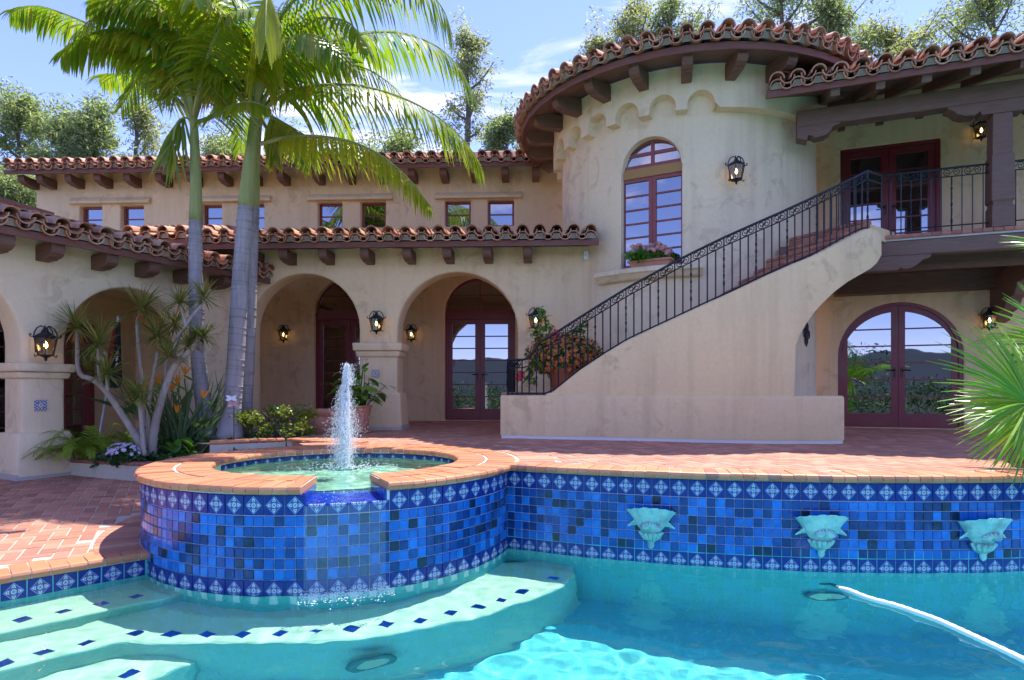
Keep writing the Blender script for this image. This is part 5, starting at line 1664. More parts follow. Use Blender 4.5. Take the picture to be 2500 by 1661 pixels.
# ------------------------------------------------------------------ wall lanterns (arm towards -y, wall at y = 0)
def make_lantern(label, loc):
    t = root('wall_lantern', label, 'wall lantern', loc, 'black iron wall lanterns')
    L_ = Vector(loc)
    def pos(x, y, z): return L_ + Vector((x, y, z))
    n = 6
    def ring(r, z, n=6): return [pos(r * math.cos(math.pi / 3 * i), -.15 + r * math.sin(math.pi / 3 * i), z) for i in range(n)]
    gl = MB().grid([ring(.074, -.115), ring(.112, .075)], 0, True).build('glass', 'lantern_glass', t)
    fr = MB()
    a, b = ring(.077, -.118), ring(.116, .078)
    for i in range(6):
        fr.tube([a[i], b[i]], .006, 4); fr.tube([a[i], a[(i + 1) % 6]], .007, 4); fr.tube([b[i], b[(i + 1) % 6]], .008, 4)
    fr.build('cage', 'iron', t)
    MB().lathe([(.118, .078), (.10, .10), (.055, .128), (.03, .15), (.022, .17), (.0, .172)], 6, pos(0, -.15, 0)).build('roof', 'iron', t)
    MB().lathe([(.0, -.185), (.016, -.172), (.012, -.155), (.03, -.14), (.078, -.118), (.0, -.112)], 8, pos(0, -.15, 0)).build('finial', 'iron', t)
    for k in (-1, 1):
        s = MB()
        def part(s):
            s.build('scroll', 'iron', t)
            return MB()
        s.tube([pos(k * .118, -.15, .08), pos(k * .11, -.15, .13), pos(k * .085, -.15, .18), pos(k * .045, -.15, .205), pos(k * .012, -.15, .19), pos(k * .022, -.15, .17)], .0075, 5)
        s = part(s)
        s.tube([pos(k * .116, -.15, .078), pos(k * .15, -.15, .085), pos(k * .158, -.15, .105), pos(k * .145, -.15, .112), pos(k * .138, -.15, .10)], .0065, 5)
        s = part(s)
        s.tube([pos(k * .078, -.15, -.118), pos(k * .10, -.15, -.14), pos(k * .112, -.15, -.125), pos(k * .102, -.15, -.113)], .006, 5)
        s.build('scroll', 'iron', t)
    for k in (-1, 1):
        s = MB().tube([pos(k * .03, -.15 - .1 * .9, .078), pos(k * .03, -.22, .15), pos(k * .02, -.17, .205), pos(0, -.15, .17)], .007, 5)
        s.build('scroll', 'iron', t)
    MB().tube([pos(0, 0, .05), pos(0, -.04, .12), pos(0, -.1, .17), pos(0, -.15, .168)], .011, 6).build('arm', 'iron', t)
    MB().hexa([pos(-.035, -.015, -.08), pos(.035, -.015, -.08), pos(.035, 0.01, -.08), pos(-.035, 0.01, -.08), pos(-.045, -.015, .1), pos(.045, -.015, .1), pos(.045, .01, .1), pos(-.045, .01, .1)]).build('wall_plate', 'iron', t)
    MB().lathe([(.016, -.11), (.016, -.045), (0, -.04)], 10, pos(0, -.15, 0)).build('candle', 'white_paint', t)
    MB().lathe([(.0, -.04), (.017, -.022), (.02, -.005), (.011, .022), (0, .042)], 10, pos(0, -.15, 0), cap=False).build('bulb', 'flame', t)
    return t
def pl_loc(pl, u, v, o=0.):
    t, z = pl.hit(u, v, .15)
    return pl.pt(t, o, z), math.atan2(-pl.n.x, pl.n.y) + math.pi
tt, tz = cyl(1797, 419, TC, TR + .15)
lamps = [(pl_loc(PA, 919, 790), 'black iron lantern above the centre pillar between the two middle arches'),
         (pl_loc(LW, 110, 842), 'large black iron lantern on the leftmost pillar above its blue tile'),
         (pl_loc(PU, 692, 817), 'black lantern inside the left middle arch, beside the dark glass door'),
         (pl_loc(PU, 1004, 816), 'small black lantern inside the right middle arch, left of the glass doors'),
         (pl_loc(PA, 1308, 782), 'black lantern on the wall above the pot of orange and red flowers'),
         ((tw(tt, TR, tz), tt), 'black lantern on the round tower right of the tall arched window'),
         (pl_loc(RW, 2396, 318), 'black lantern upstairs beside the wooden porch post'),
         (pl_loc(RW, 2416, 782), 'black lantern below the wooden corbel, half hidden by palm leaves')]
l0 = make_lantern(lamps[0][1], (0, 0, 0))
kids_of(l0)
for i, ((loc, a), lab) in enumerate(lamps):
    o = l0 if i == 0 else copy_tree(l0, loc, a, lab)
    o.location = loc; o.rotation_euler = (0, 0, a)
    if i == 1: o.scale = (1.12,) * 3
    if i == 5: o.scale = (1.05,) * 3
    ORG[o] = Vector(loc)
# ------------------------------------------------------------------ wall pieces
def plaque(name, label, cat, pl, u, v, s, mat, rot=0, grp=None):
    t, z = pl.hit(u, v, .06)
    me = MB().box((-.075, -.012, -.075), (.075, 0, .075)).mesh(name, mat)
    o = bpy.data.objects.new(name, me); COL.objects.link(o)
    o.location = pl.pt(t, .02 if pl is not RW else 0, z); o.scale = (s, 1, s)
    o.rotation_euler = (0, rot, math.atan2(-pl.n.x, pl.n.y) + math.pi)
    tag(o, label, cat, grp)
    return o
o = plaque('decorative_tile', 'blue and white patterned tile set into the leftmost pillar', 'wall tile', LW, 99, 990, .9, 'blue_talavera'); o.location = LW.pt(LW.hit(99, 990, .01)[0], .008, LW.hit(99, 990, .01)[1])
o = plaque('decorative_tile', 'brown and white patterned tile on the centre pillar behind the potted lily', 'wall tile', PA, 917, 912, .85, 'brown_talavera'); o.location = PA.pt(PA.hit(917, 912, .01)[0], .008, PA.hit(917, 912, .01)[1])
x_, z_ = hit_s(2153, 592, -.14)
o = plaque('decorative_tile', 'small dark blue diamond tile on the end of the stair wall', 'wall tile', BE, 2153, 592, .7, 'blue_talavera', R_(45))
o.location = sy(xe, -.14, z_) + Vector((.012, 0, 0)); o.rotation_euler = (0, R_(45), R_(62))
def small_box(name, label, cat, pl, u, v, w, h, d, mat, detail=None):
    t, z = pl.hit(u, v)
    r = root(name, label, cat, pl.pt(t, 0, z))
    MB().pbox(pl, t - w / 2, t + w / 2, .0, d, z - h / 2, z + h / 2).build('cover', mat, r, bevel=.004, seg=2)
    MB().pbox(pl, t - w * .14, t + w * .14, d, d + .006, z - h * .14, z + h * .14).build('button', detail or 'bronze', r)
    return r
small_box('door_chime', 'small cream box on the wall above the arched glass doors', 'door chime', RW, 2190, 682, .085, .11, .035, 'cream_plastic')
small_box('wall_outlet', 'small white cover plate low on the wall inside the left middle arch', 'wall outlet', PU, 669, 993, .09, .13, .045, 'white_paint', 'white_paint')
tq = cyl(1430, 625, TC, TR + .05)
PQ = Pl(tw(tq[0], TR, 0).xy, (math.cos(tq[0]), math.sin(tq[0])))
t_, z_ = PA.hit(1430, 625)
small_box('wall_sensor', 'little white sensor box where the arcade wall meets the round tower', 'sensor', PA.off(-.0) if t_ < A1 else PQ, 1430, 625, .065, .15, .05, 'white_paint', 'concrete')
def grille():
    a, z = cyl(1968, 815, TC, TR + .01)
    loc = tw(a, TR, z)
    r = root('iron_grille', 'black iron scroll ornament on the shaded wall under the stair', 'wall ornament', loc)
    d = Vector((math.cos(a), math.sin(a), 0)); n_ = Vector((math.sin(a), -math.cos(a), 0))
    P_ = lambda x, zz: loc + d * x + n_ * .02 + Vector((0, 0, zz))
    for k in range(4):
        mb = MB()
        ang = k * math.pi / 2
        c, s = math.cos(ang), math.sin(ang)
        pts = spiral((.085, 0), .075, 1.3, math.pi, 1)
        mb.tube([P_(.7 * (x * c - y * s), (x * s + y * c) * 1.2) for x, y in pts], .012, 5)
        mb.build('scroll', 'iron', r)
    MB().tube([P_(0, -.2), P_(0, .2)], .010, 5).build('bar', 'iron', r)
grille()
# closed parasol and pole behind the left arch
def parasol():
    c = V(272, 945, 9.3)
    loc = Vector((c.x, c.y, c.z))
    r = root('closed_parasol', 'closed black parasol with a red stripe leaning on the wall behind the left arch', 'parasol', loc)
    top = V(287, 787, 9.35)
    h = (top - loc).z
    n = 14
    rows, f0 = [], []
    for i in range(11):
        t = i / 10
        p_ = loc.lerp(top, t)
        rad = (.165 - .125 * t ** .8) * (1 if t > .06 else .75)
        rows.append([p_ + Vector((rad * (1 + .10 * math.cos(5 * 6.283 * j / n)) * math.cos(6.283 * j / n), .6 * rad * math.sin(6.283 * j / n), .02 * math.sin(3 * 6.283 * j / n) * (1 - t))) for j in range(n)])
    mb = MB().grid(rows, 0, True); mb.add(rows[0], [tuple(reversed(range(n)))])
    mb.build('canopy', 'black_cloth', r, smooth=True)
    st = [[q + Vector((0, -.014, 0)) for q in (rw[9], rw[10], rw[11])] for rw in rows[2:10]]
    MB().grid(st).build('stripe', 'red_cloth', r, smooth=True)
    MB().tube([top - Vector((0, 0, .03)), top + Vector((.01, 0, .09))], .02, 8).build('tip', 'alu_pole', r)
    for k, (j, sgn) in enumerate(((12, 1), (8, -1))):   # pale printed marks near the hem
        mb = MB()
        for q in range(5):
            a_ = rows[3 + q // 2][j] + Vector((sgn * .012, -.022, .03 * (q % 2)))
            mb.bar(a_, a_ + Vector((sgn * .035, -.004, .045)), .006, .014)
        mb.build('print_mark', 'white_paint', r)
parasol()
po = root('pool_pole', 'thin pale metal pool pole leaning behind the fern', 'pole', V(243, 1062, 8.6))
MB().tube([V(243, 1062, 8.6), V(262, 945, 8.9)], .013, 8).build('tube', 'alu_pole', po)
MB().tube([V(259, 962, 8.86), V(262.6, 941, 8.91)], .017, 8).build('grip', 'black_cloth', po)
# ------------------------------------------------------------------ pool pieces
def scupper():
    r = root('wall_fountain', 'x', 'wall fountain', (0, 0, 0), 'verdigris wall fountains')
    # flared shell bowl: half cone against the wall (y = 0), opening up
    n = 22
    rows = []
    for t in range(9):
        k = t / 8
        z = .10 - .20 * k
        w = .155 * (1 - k) ** .78 + .052
        dpt = .145 * (1 - k) ** .7 + .035
        row = []
        for i in range(n + 1):
            a = math.pi * i / n
            wav = 1 + .03 * math.cos(9 * a) * (1 - k) + .045 * abs(math.cos(a)) ** 10 * max(0, 1 - 3 * k)
            lip = .004 * math.cos(14 * a) * max(0, 1 - 3 * k) + .007 * abs(math.cos(a)) ** 6 * max(0, 1 - 2.5 * k)
            row.append((w * wav * math.cos(a), -dpt * wav * math.sin(a) ** .8, z + lip + .062 * math.sin(a) * max(0, 1 - 1.6 * k) - .02 * max(0, 1 - 3 * k)))
        rows.append(row)
    mb = MB().grid(rows)
    inner = [[(x * .9, y * .88, z - .004) for x, y, z in rows[0]], [(x * .72, y * .7, z - .05) for x, y, z in rows[0]]]
    mb.grid([rows[0]] + inner)
    mb.build('bowl', 'patina', r, smooth=True)
    for k in (-1, 1):                      # pointed side leaves
        q = [(k * .17, -.005, .075), (k * .195, -.005, .085), (k * .205, -.008, .105), (k * .17, -.03, .095)]
        mb = MB()
        q = [(k * .10, -.01, -.02), (k * .15, -.015, -.02), (k * .205, -.02, -.035), (k * .14, -.04, .02)]
        mb.hexa([Vector(p_) - Vector((0, 0, .012)) for p_ in q] + [Vector(p_) for p_ in q])
        mb.build('side_leaf', 'patina', r, fix=True)
    mb = MB()                              # fan shell on the front
    for i in range(9):
        a = math.pi * (i + .5) / 9
        mb.tube([(0, -.11, -.035), (.045 * math.cos(a), -.142, -.035 + .035 * math.sin(a)), (.085 * math.cos(a), -.135 + .03 * abs(math.cos(a)), -.035 + .06 * math.sin(a))], [.006, .01, .012], 5)
    mb.build('shell', 'patina', r, smooth=True)
    mb = MB()
    for i in range(7):                     # acanthus cup
        a = math.pi * (i + .5) / 7
        d = Vector((math.cos(a), -math.sin(a), 0))
        mb.tube([d * .03 + Vector((0, 0, -.15)), d * .072 + Vector((0, 0, -.115)), d * .098 + Vector((0, 0, -.082)), d * .112 + Vector((0, 0, -.085))], [.014, .020, .016, .006], 6)
    mb.lathe([(.0, -.22), (.022, -.205), (.030, -.185), (.026, -.17), (.034, -.16), (.03, -.15), (.055, -.12), (.085, -.085), (.03, -.06)], 14, (0, -.022, 0), sy=.8)
    mb.build('pendant', 'patina', r, smooth=True)
    return r
sc0 = scupper()
kids_of(sc0)
for i, (u, v, lab) in enumerate(((1588, 1280, 'verdigris shell shaped wall fountain nearest to the spa'), (2010, 1299, 'verdigris wall fountain in the middle of the three on the blue wall'), (2410, 1307, 'verdigris wall fountain farthest right on the blue wall'))):
    a = None
    best = min((abs(1250 + F * wp(WJ + .0005 * k, WR + .06).x / wp(WJ + .0005 * k, WR + .06).y - u), WJ + .0005 * k) for k in range(2400))
    a = best[1]; q = wp(a, WR + .004)
    z = ZC + (YH - v) / F * wp(a, WR + .1).y
    o = sc0 if i == 0 else copy_tree(sc0, (0, 0, 0), 0)
    o.location = (q.x, q.y, z); o['label'] = lab
    o.rotation_euler = (0, 0, a + math.pi / 2)
    o.scale = (.92, .92, 1.0)
def hose():
    px = [(2028, 1418), (2052, 1431), (2075, 1443), (2120, 1461), (2190, 1480), (2240, 1497), (2290, 1515), (2340, 1537), (2390, 1560), (2450, 1588), (2520, 1622), (2620, 1680)]
    pts = [onz(u, v, ZW + .012) for u, v in px]
    pts[0].z -= .05; pts[1].z -= .02
    p_ = catmull(pts, 60)
    r = root('pool_hose', 'white ribbed pool cleaner hose floating in the right part of the pool', 'hose', pts[3])
    MB().tube(p_, [.0165 + (.002 if i % 2 else 0) for i in range(61)], 10).build('tube', 'hose_plastic', r, smooth=True)
    MB().tube([pts[0] - Vector((.05, -.05, .06)), pts[0], pts[1]], [.014, .021, .021], 10).build('cuff', 'drain_plastic', r, smooth=True)
hose()
def drain(name, label, u, v, d, nrm, R, sq=1.):
    c = d
    r = root(name, label, 'pool fitting', c)
    x, y = perp(nrm)
    y = y * sq
    def rg(r0, h): return [c + (x * math.cos(6.283 * i / 28) + y * math.sin(6.283 * i / 28)) * r0 + nrm * h for i in range(28)]
    MB().grid([rg(R, 0), rg(R, .02), rg(R * .8, .03), rg(R * .72, .012)], 0, True).build('ring', 'drain_plastic', r, smooth=True)
    mb = MB()
    for k in range(-4, 5):
        w = math.sqrt(max(.01, 1 - (k / 5) ** 2)) * R * .74
        a = c + y * (k / 5 * R * .74) + nrm * .014
        mb.bar(a - x * w, a + x * w, R * .07, .01, nrm)
    mb.build('grate', 'plaster_step', r)
dd = .05
while (under(2020, 1455, dd).xy - WC).length > WR + .03 and dd < 1.3: dd += .005
dq = under(2020, 1455, dd)
nw = Vector((dq.x - WC.x, dq.y - WC.y, 0)).normalized()
ed = under(905, 1553, .34).xy.length; de = .34
while under(905, 1612, de).xy.length < ed - .02 and de < 1.2: de += .01
dq2 = under(905, 1612, de)
drain('pool_fitting', 'flat oval dark fitting on the underwater wall left of the hose end', 0, 0, dq, nw, .17, .45)
ta, tb = under(859, 1560, .34), under(943, 1545, .34)
tg = (tb - ta).normalized(); nb_ = Vector((tg.y, -tg.x, 0))
if nb_.y > 0: nb_ = -nb_
drain('pool_light', 'oval underwater light set in the curved step wall below the spa', 0, 0, dq2 + nb_ * .035, nb_, .15, .8)
# water jet of the spa and the sheet over the sill
jr = root('fountain_jet', 'white water jet shooting up from the middle of the spa', 'water jet', (JET.x, JET.y, -.1))
def jet():
    g = random.Random(5)
    ico = []
    bm = bmesh.new(); bmesh.ops.create_icosphere(bm, subdivisions=1, radius=1); V_ = [v.co.copy() for v in bm.verts]; F_ = [[v.index for v in f.verts] for f in bm.faces]; bm.free()
    top = ZC + (YH - 890) / F * JET.y
    H = top + .1
    cx = .03
    mb = MB()
    pts = [JET.to_3d() + Vector((.012 * math.sin(i * .8) + cx * i / 14, 0, -.12 + H * .93 * i / 14)) for i in range(15)]
    mb.tube(pts, [.018 + .006 * math.sin(i * 2.1) ** 2 - .014 * (i / 14) for i in range(15)], 8)
    for q in range(16):
        a = g.uniform(0, 6.28); w = g.uniform(.01, .05); hh = g.uniform(.45, .97) * H; ph = g.uniform(0, 6)
        st = [JET.to_3d() + Vector((w * math.cos(a) * math.sin(math.pi * min(.75, i / 12)) + .006 * math.sin(i * 1.3 + ph), w * .6 * math.sin(a) * (i / 12), -.1 + hh * i / 12)) for i in range(13)]
        mb.tube(st, [g.uniform(.003, .009) for i in range(13)], 5)
    mb.build('column', 'foam', jr, smooth=True)
    mb = MB()
    def drop(p, s, st): mb.add([p + Vector((v.x * s, v.y * s, v.z * s * st)) for v in V_], F_)
    for i in range(15000):
        t = g.random() ** .55
        z = -.08 + H * (1 - t) * 1.0 if g.random() < .8 else g.uniform(-.08, H * .9)
        k = (z + .1) / H
        spread = .009 + .062 * math.sin(math.pi * min(1, max(0, k)) ** .7) ** 1.3 * (1.15 - .55 * k)
        x = g.gauss(0, 1) * spread - .02 * (1 - k)
        if k > .8: x = g.gauss(.03, .028)
        drop(Vector((JET.x + x, JET.y + g.gauss(0, 1) * spread * .7, z)), g.uniform(.0010, .0030) * (1.5 if abs(x) < .03 else .75), g.uniform(1.2, 4.5))
    for i in range(500):
        a, d = g.uniform(0, 6.28), abs(g.gauss(0, .28))
        drop(Vector((JET.x + d * math.cos(a), JET.y + d * math.sin(a), -.093 + abs(g.gauss(0, .02)))), g.uniform(.003, .008), .6)
    mb.build('droplets', 'foam', jr, smooth=True)
    r2 = root('spillway_foam', 'white splashes where the spillway water meets the pool', 'water splash', (fall.x, fall.y, ZW))
    mb2 = MB()
    for i in range(1100):
        a = R_(-83.5) + R_(20.5) * g.random()
        d = abs(g.gauss(0, .09))
        q = sp(a, RT + .03 + d, ZW + .004 + abs(g.gauss(0, .012)) * math.exp(-d * 8))
        s = g.uniform(.0013, .0045)
        mb2.add([q + Vector((v.x * s * 1.6, v.y * s * 1.6, v.z * s * .6)) for v in V_], F_)
    mb2.build('bubbles', 'foam', r2, smooth=True)
    mb3 = MB(); rows = []
    for k in range(8):
        z = -.14 - (.60) * k / 7
        rows.append([sp(R_(-83) + R_(19.5) * i / 24, RT + .012 + .004 * math.sin(i * 1.7 + k * .6), z) for i in range(25)])
    mb3.grid(rows).build('water_sheet', 'water_film', r2, smooth=True)
jet()
# ------------------------------------------------------------------ pots
def pot(name, label, cat, c, prof, mat, soil_r, soil_z, extra=None):
    r = root(name, label, cat, c)
    MB().lathe(prof, 28, c).build('pot', mat, r, smooth=True, angle=50)
    s = MB(); s.add([Vector(c) + Vector((soil_r * math.cos(6.283 * i / 20), soil_r * math.sin(6.283 * i / 20), soil_z)) for i in range(20)], [tuple(range(20))]); s.build('soil', 'soil', r)
    return r
g = random.Random(21)
c = V(790, 1052, 9.55); c.z = 0
W_ = 78 / F * 9.5 / 2 * 1.12
H_ = 58 / F * 9.5
urn = pot('clay_urn', 'big weathered terracotta urn beside the yellow green shrub', 'urn', c, [(W_ * .72, 0), (W_ * .9, H_ * .2), (W_ * 1.0, H_ * .42), (W_ * .93, H_ * .60), (W_ * .82, H_ * .68), (W_ * .86, H_ * .73), (W_ * .97, H_ * .80), (W_ * 1.0, H_ * .95), (W_ * .95, H_), (W_ * .85, H_), (W_ * .80, H_ * .8)], 'pot_clay', W_ * .82, H_ * .85)
c = onz(880, 1058, 0); c.y = 9.45; c.x = (875 - 1250) / F * 9.45
cal = root('potted_lily', 'tall brown pot of lush green calla lily with one white bloom by the centre pillar', 'potted plant', c)
rim = ZC + (YH - 990) / F * 9.45
MB().lathe([(.12, 0), (.15, .06), (.17, rim * .6), (.20, rim * .93), (.215, rim * .94), (.215, rim), (.19, rim), (.18, rim - .06)], 24, c).build('pot', 'pot_clay', cal, smooth=True, angle=50)
MB().lathe([(.19, 0), (.21, .02), (.21, .04), (.12, .04)], 20, c).build('saucer', 'pot_clay', cal)
for i in range(80):
    mb = MB()
    a = g.uniform(0, 6.28); el = g.uniform(.2, 1.4)
    d = Vector((math.cos(a) * math.cos(el), math.sin(a) * math.cos(el), math.sin(el)))
    base = c + Vector((g.uniform(-.1, .1), g.uniform(-.1, .1), rim - .05))
    hgt = g.uniform(.12, .48)
    tip = base + d * hgt + Vector((0, 0, hgt * .35))
    mb.tube([base, base.lerp(tip, .5) + Vector((0, 0, .03)), tip], .006, 4, 0)
    dd = Vector((d.x, d.y, g.uniform(-.2, .5))).normalized()
    strip(mb, tip, dd, Vector((0, 0, 1)), g.uniform(.17, .27), g.uniform(.09, .14), g.uniform(.5, 1.3), 5, tip=.05)
    mb.build('leaf', 'lush_leaf', cal, smooth=True)
for u, v in ((889, 885),):
    tip = V(u, v, 9.3)
    MB().tube([c + Vector((0, 0, rim)), tip - Vector((.02, 0, .15)), tip], .008, 5).build('stem', 'lush_leaf', cal)
    fl = MB(); fl.lathe([(.012, -.03), (.03, .02), (.06, .045), (.085, .05)], 14, tip); fl.build('flower', 'white_petal', cal, smooth=True)
# pot of orange begonia on the stair landing
bp = hit_s(1375, 925, -.75); c = sy(bp[0] + .0, -.72, zpl + .02)
c = Vector((V(1380, 925, 8.95).x, 8.95, zpl + .02))
beg = root('begonia_pot', 'terracotta pot overflowing with orange begonias and red mandevilla behind the stair railing', 'potted plant', c)
MB().lathe([(.17, 0), (.20, .1), (.25, .3), (.28, .30), (.285, .36), (.25, .36)], 26, c).build('pot', 'pot_red', beg, smooth=True, angle=50)
cc = c + Vector((-.02, 0, .55))
mb = MB(); cards(mb, cc, (.54, .40, .31), 2600, .07, .05, g, .1, shell=.55); mb.build('foliage', 'begonia_leaf', beg)
mb = MB()
for i in range(1000):
    a, b = g.uniform(0, 6.28), math.asin(g.uniform(-.75, 1))
    n_ = Vector((math.cos(a) * math.cos(b), math.sin(a) * math.cos(b), math.sin(b)))
    flower(mb, cc + Vector((n_.x * .55, n_.y * .42, n_.z * .33)) * g.uniform(.85, 1.06), n_ + Vector((0, 0, .3)), g.uniform(.020, .036), 4)
mb.build('blossoms', 'orange_petal', beg)
mb = MB()
vine = [c + Vector((-.05, -.05, .4)), c + Vector((-.18, -.05, .75)), c + Vector((-.27, 0, 1.0)), c + Vector((-.36, .05, 1.22))]
for vn in (vine, [c + Vector((0, -.05, .5)), c + Vector((.05, -.1, .8)), c + Vector((.16, -.1, .93)), c + Vector((.3, -.12, .98))], [c + Vector((-.1, -.2, .45)), c + Vector((-.35, -.25, .5)), c + Vector((-.5, -.3, .35)), c + Vector((-.55, -.32, .16))], [c + Vector((-.2, -.1, .6)), c + Vector((-.4, -.1, .8)), c + Vector((-.42, -.1, .9))]):
    P_ = catmull(vn, 14); mb.tube(P_, .006, 4)
    for p_ in P_[2:]:
        for k in range(9): strip(mb, p_ + Vector((g.gauss(0, .04), g.gauss(0, .03), g.gauss(0, .04))), Vector((g.gauss(0, 1), g.gauss(0, 1), g.gauss(0, .6))), Vector((0, 0, 1)), .085, .05, .5, 3, tip=.05)
mb.build('vine', 'lush_leaf', beg)
for u, v, Y in ((1357, 814, 8.75), (1272, 916, 8.55)):
    mb = MB(); flower(mb, V(u, v, Y), Vector((-.2, -1, .3)), .075, 5, cup=.3); flower(mb, V(u - 6, v + 8, Y), Vector((.3, -1, -.2)), .06, 5, cup=.3); mb.build('red_flower', 'red_petal', beg)
# window box on the tower sill
wa, wz = cyl(1588, 652, TC, TR + .08)
wl = tw(wa, TR + .06, wz)
box = root('window_box', 'terracotta window box of pink geraniums on the tower window sill', 'window box', wl)
d_ = Vector((math.cos(wa), math.sin(wa), 0)); o_ = Vector((math.sin(wa), -math.cos(wa), 0))
zt_ = ZC + (YH - 628) / F * 9.0
h_ = zt_ - wz + .01
def wb(x, o, z): return wl + d_ * x + o_ * o + Vector((0, 0, z))
mb = MB()
q0 = [wb(-.285, -.06, 0), wb(.285, -.06, 0), wb(.285, .085, 0), wb(-.285, .085, 0)]
q1 = [wb(-.32, -.08, h_), wb(.32, -.08, h_), wb(.32, .105, h_), wb(-.32, .105, h_)]
mb.hexa(q0 + q1); mb.hexa([wb(-.335, -.09, h_ - .035), wb(.335, -.09, h_ - .035), wb(.335, .12, h_ - .035), wb(-.335, .12, h_ - .035), wb(-.335, -.09, h_), wb(.335, -.09, h_), wb(.335, .12, h_), wb(-.335, .12, h_)])
mb.build('trough', 'pot_clay', box, bevel=.012, fix=True)
mb = MB(); cards(mb, wb(0, .02, h_ + .06), (.36, .13, .09), 900, .08, .06, g, 0); mb.build('foliage', 'lush_leaf', box)
mb = MB()
for i in range(40):
    p_ = wb(g.uniform(-.33, .30), g.uniform(-.05, .14), h_ + g.uniform(.07, .2))
    for k in range(15):
        n_ = Vector((g.gauss(0, 1), g.gauss(-.4, 1), g.gauss(.5, 1))).normalized()
        flower(mb, p_ + n_ * .05, n_, .03, 5, cup=.1)
mb.build('blossoms', 'pink_petal', box)
# ------------------------------------------------------------------ garden plants
def trunk(mb, P, R0, R1, n=10, k=30, wob=0., mi=0, rings=0):
    pts = catmull(P, k); rs = []
    for i in range(k + 1):
        t = i / k
        r = R0 + (R1 - R0) * t
        if rings: r *= 1 + .035 * (1 if i % 2 else 0)
        rs.append(r)
    mb.tube(pts, rs, n, mi)
    return pts
# dragon tree
base = onz(356, 1112, -.25); DY = 7.95
base = V(356, 1118, DY); base.z = -.25
dr = root('dragon_tree', 'pale branching dragon tree with spiky leaf rosettes in the left planter', 'tree', base)
stems = [([(372, 1112), (375, 1060), (392, 985), (420, 905), (450, 870), (478, 843), (490, 835)], .055, .03, 0),
         ([(356, 1115), (325, 1055), (290, 1000), (255, 950), (222, 925), (200, 918), (190, 895), (189, 850), (186, 805)], .045, .022, -.1),
         ([(362, 1112), (362, 1050), (364, 980), (380, 890), (385, 860)], .028, .02, .15),
         ([(352, 1112), (346, 1040), (341, 975), (343, 985)], .03, .02, -.2),
         ([(357, 1112), (350, 1000), (343, 900), (337, 830), (335, 785), (345, 765)], .026, .02, .3),
         ([(430, 885), (425, 860), (437, 820), (455, 795), (467, 775), (492, 745)], .026, .018, .05),
         ([(455, 795), (447, 770), (440, 745)], .02, .016, 0.05),
         ([(478, 843), (482, 815), (470, 795)], .02, .016, 0),
         ([(250, 945), (242, 910), (240, 870), (241, 850)], .022, .018, -.2),
         ([(264, 955), (262, 930), (263, 915)], .024, .02, -.25),
         ([(405, 920), (405, 890), (412, 875)], .022, .018, 0.1)]
for P_, r0, r1, dy in stems:
    mb = MB(); trunk(mb, [V(u, v, DY + dy) for u, v in P_], r0, r1, 9, 26, rings=1); mb.build('branch', 'dragon_bark', dr, smooth=True)
heads = [(186, 797, 72, -.1), (243, 842, 80, -.25), (345, 752, 72, .3), (438, 738, 56, .05), (497, 728, 58, .1), (385, 822, 74, .15), (480, 815, 30, 0), (497, 822, 48, 0), (462, 842, 50, .02), (412, 868, 55, -.1), (343, 968, 66, -.25), (262, 912, 66, -.3), (218, 905, 44, .1), (427, 790, 56, .35), (330, 960, 40, .2)]
for hi, (u, v, R, dy) in enumerate(heads):
    mb = MB(); p_ = V(u, v, DY + dy); L_ = R / F * DY * 1.05
    for i in range(88):
        a = g.uniform(0, 6.283); el = math.asin(g.uniform(-.35, .98))
        d = Vector((math.cos(a) * math.cos(el), math.sin(a) * math.cos(el), math.sin(el)))
        strip(mb, p_ + d * .015 + Vector((0, 0, g.uniform(-.04, .03))), d, Vector((0, 0, 1)) if abs(d.z) < .8 else Vector((1, 0, 0)), L_ * g.uniform(.75, 1.1), .021, g.uniform(.15, .7), 4, tip=.08)
    mb.build('leaf_rosette', 'dragon_leaf', dr)
    if hi in (0, 2, 3, 6):
        mb = MB()
        for i in range(12):
            a = g.uniform(0, 6.283); strip(mb, p_ + Vector((0, 0, -.03)), Vector((math.cos(a) * .4, math.sin(a) * .4, -1)), Vector((1, 0, 0)), L_ * .5, .018, .2, 3)
        mb.build('dead_leaves', 'orange_petal', dr)
# bird of paradise
b0_ = V(440, 1110, 8.5); b0_.z = -.25
bop = root('bird_of_paradise', 'bird of paradise clump with narrow blue green leaves and orange crane flowers', 'plant', b0_)
mb = MB()
for i in range(110):
    a = g.uniform(0, 6.283); el = g.uniform(.75, 1.45)
    d = Vector((math.cos(a) * math.cos(el), math.sin(a) * math.cos(el) * .6, math.sin(el)))
    p_ = b0_ + Vector((g.gauss(-.02, .2), g.gauss(.1, .15), 0))
    strip(mb, p_, d, Vector((0, 1, .2)), g.uniform(.75, 1.25), g.uniform(.022, .04), g.uniform(.1, .5), 5, tip=.1)
mb.build('leaf_blades', 'bird_leaf', bop)
for u, v, u2, v2 in ((330, 1010, 210, 955), (420, 1040, 470, 930), (450, 1060, 520, 1005), (300, 1015, 360, 950)):
    a, b = V(u, v, 8.5), V(u2, v2, 8.3)
    mb = MB(); strip(mb, a, b - a, Vector((0, .7, .7)), (b - a).length, .09, .25, 6, tip=.03); mb.build('broad_leaf', 'bird_leaf', bop)
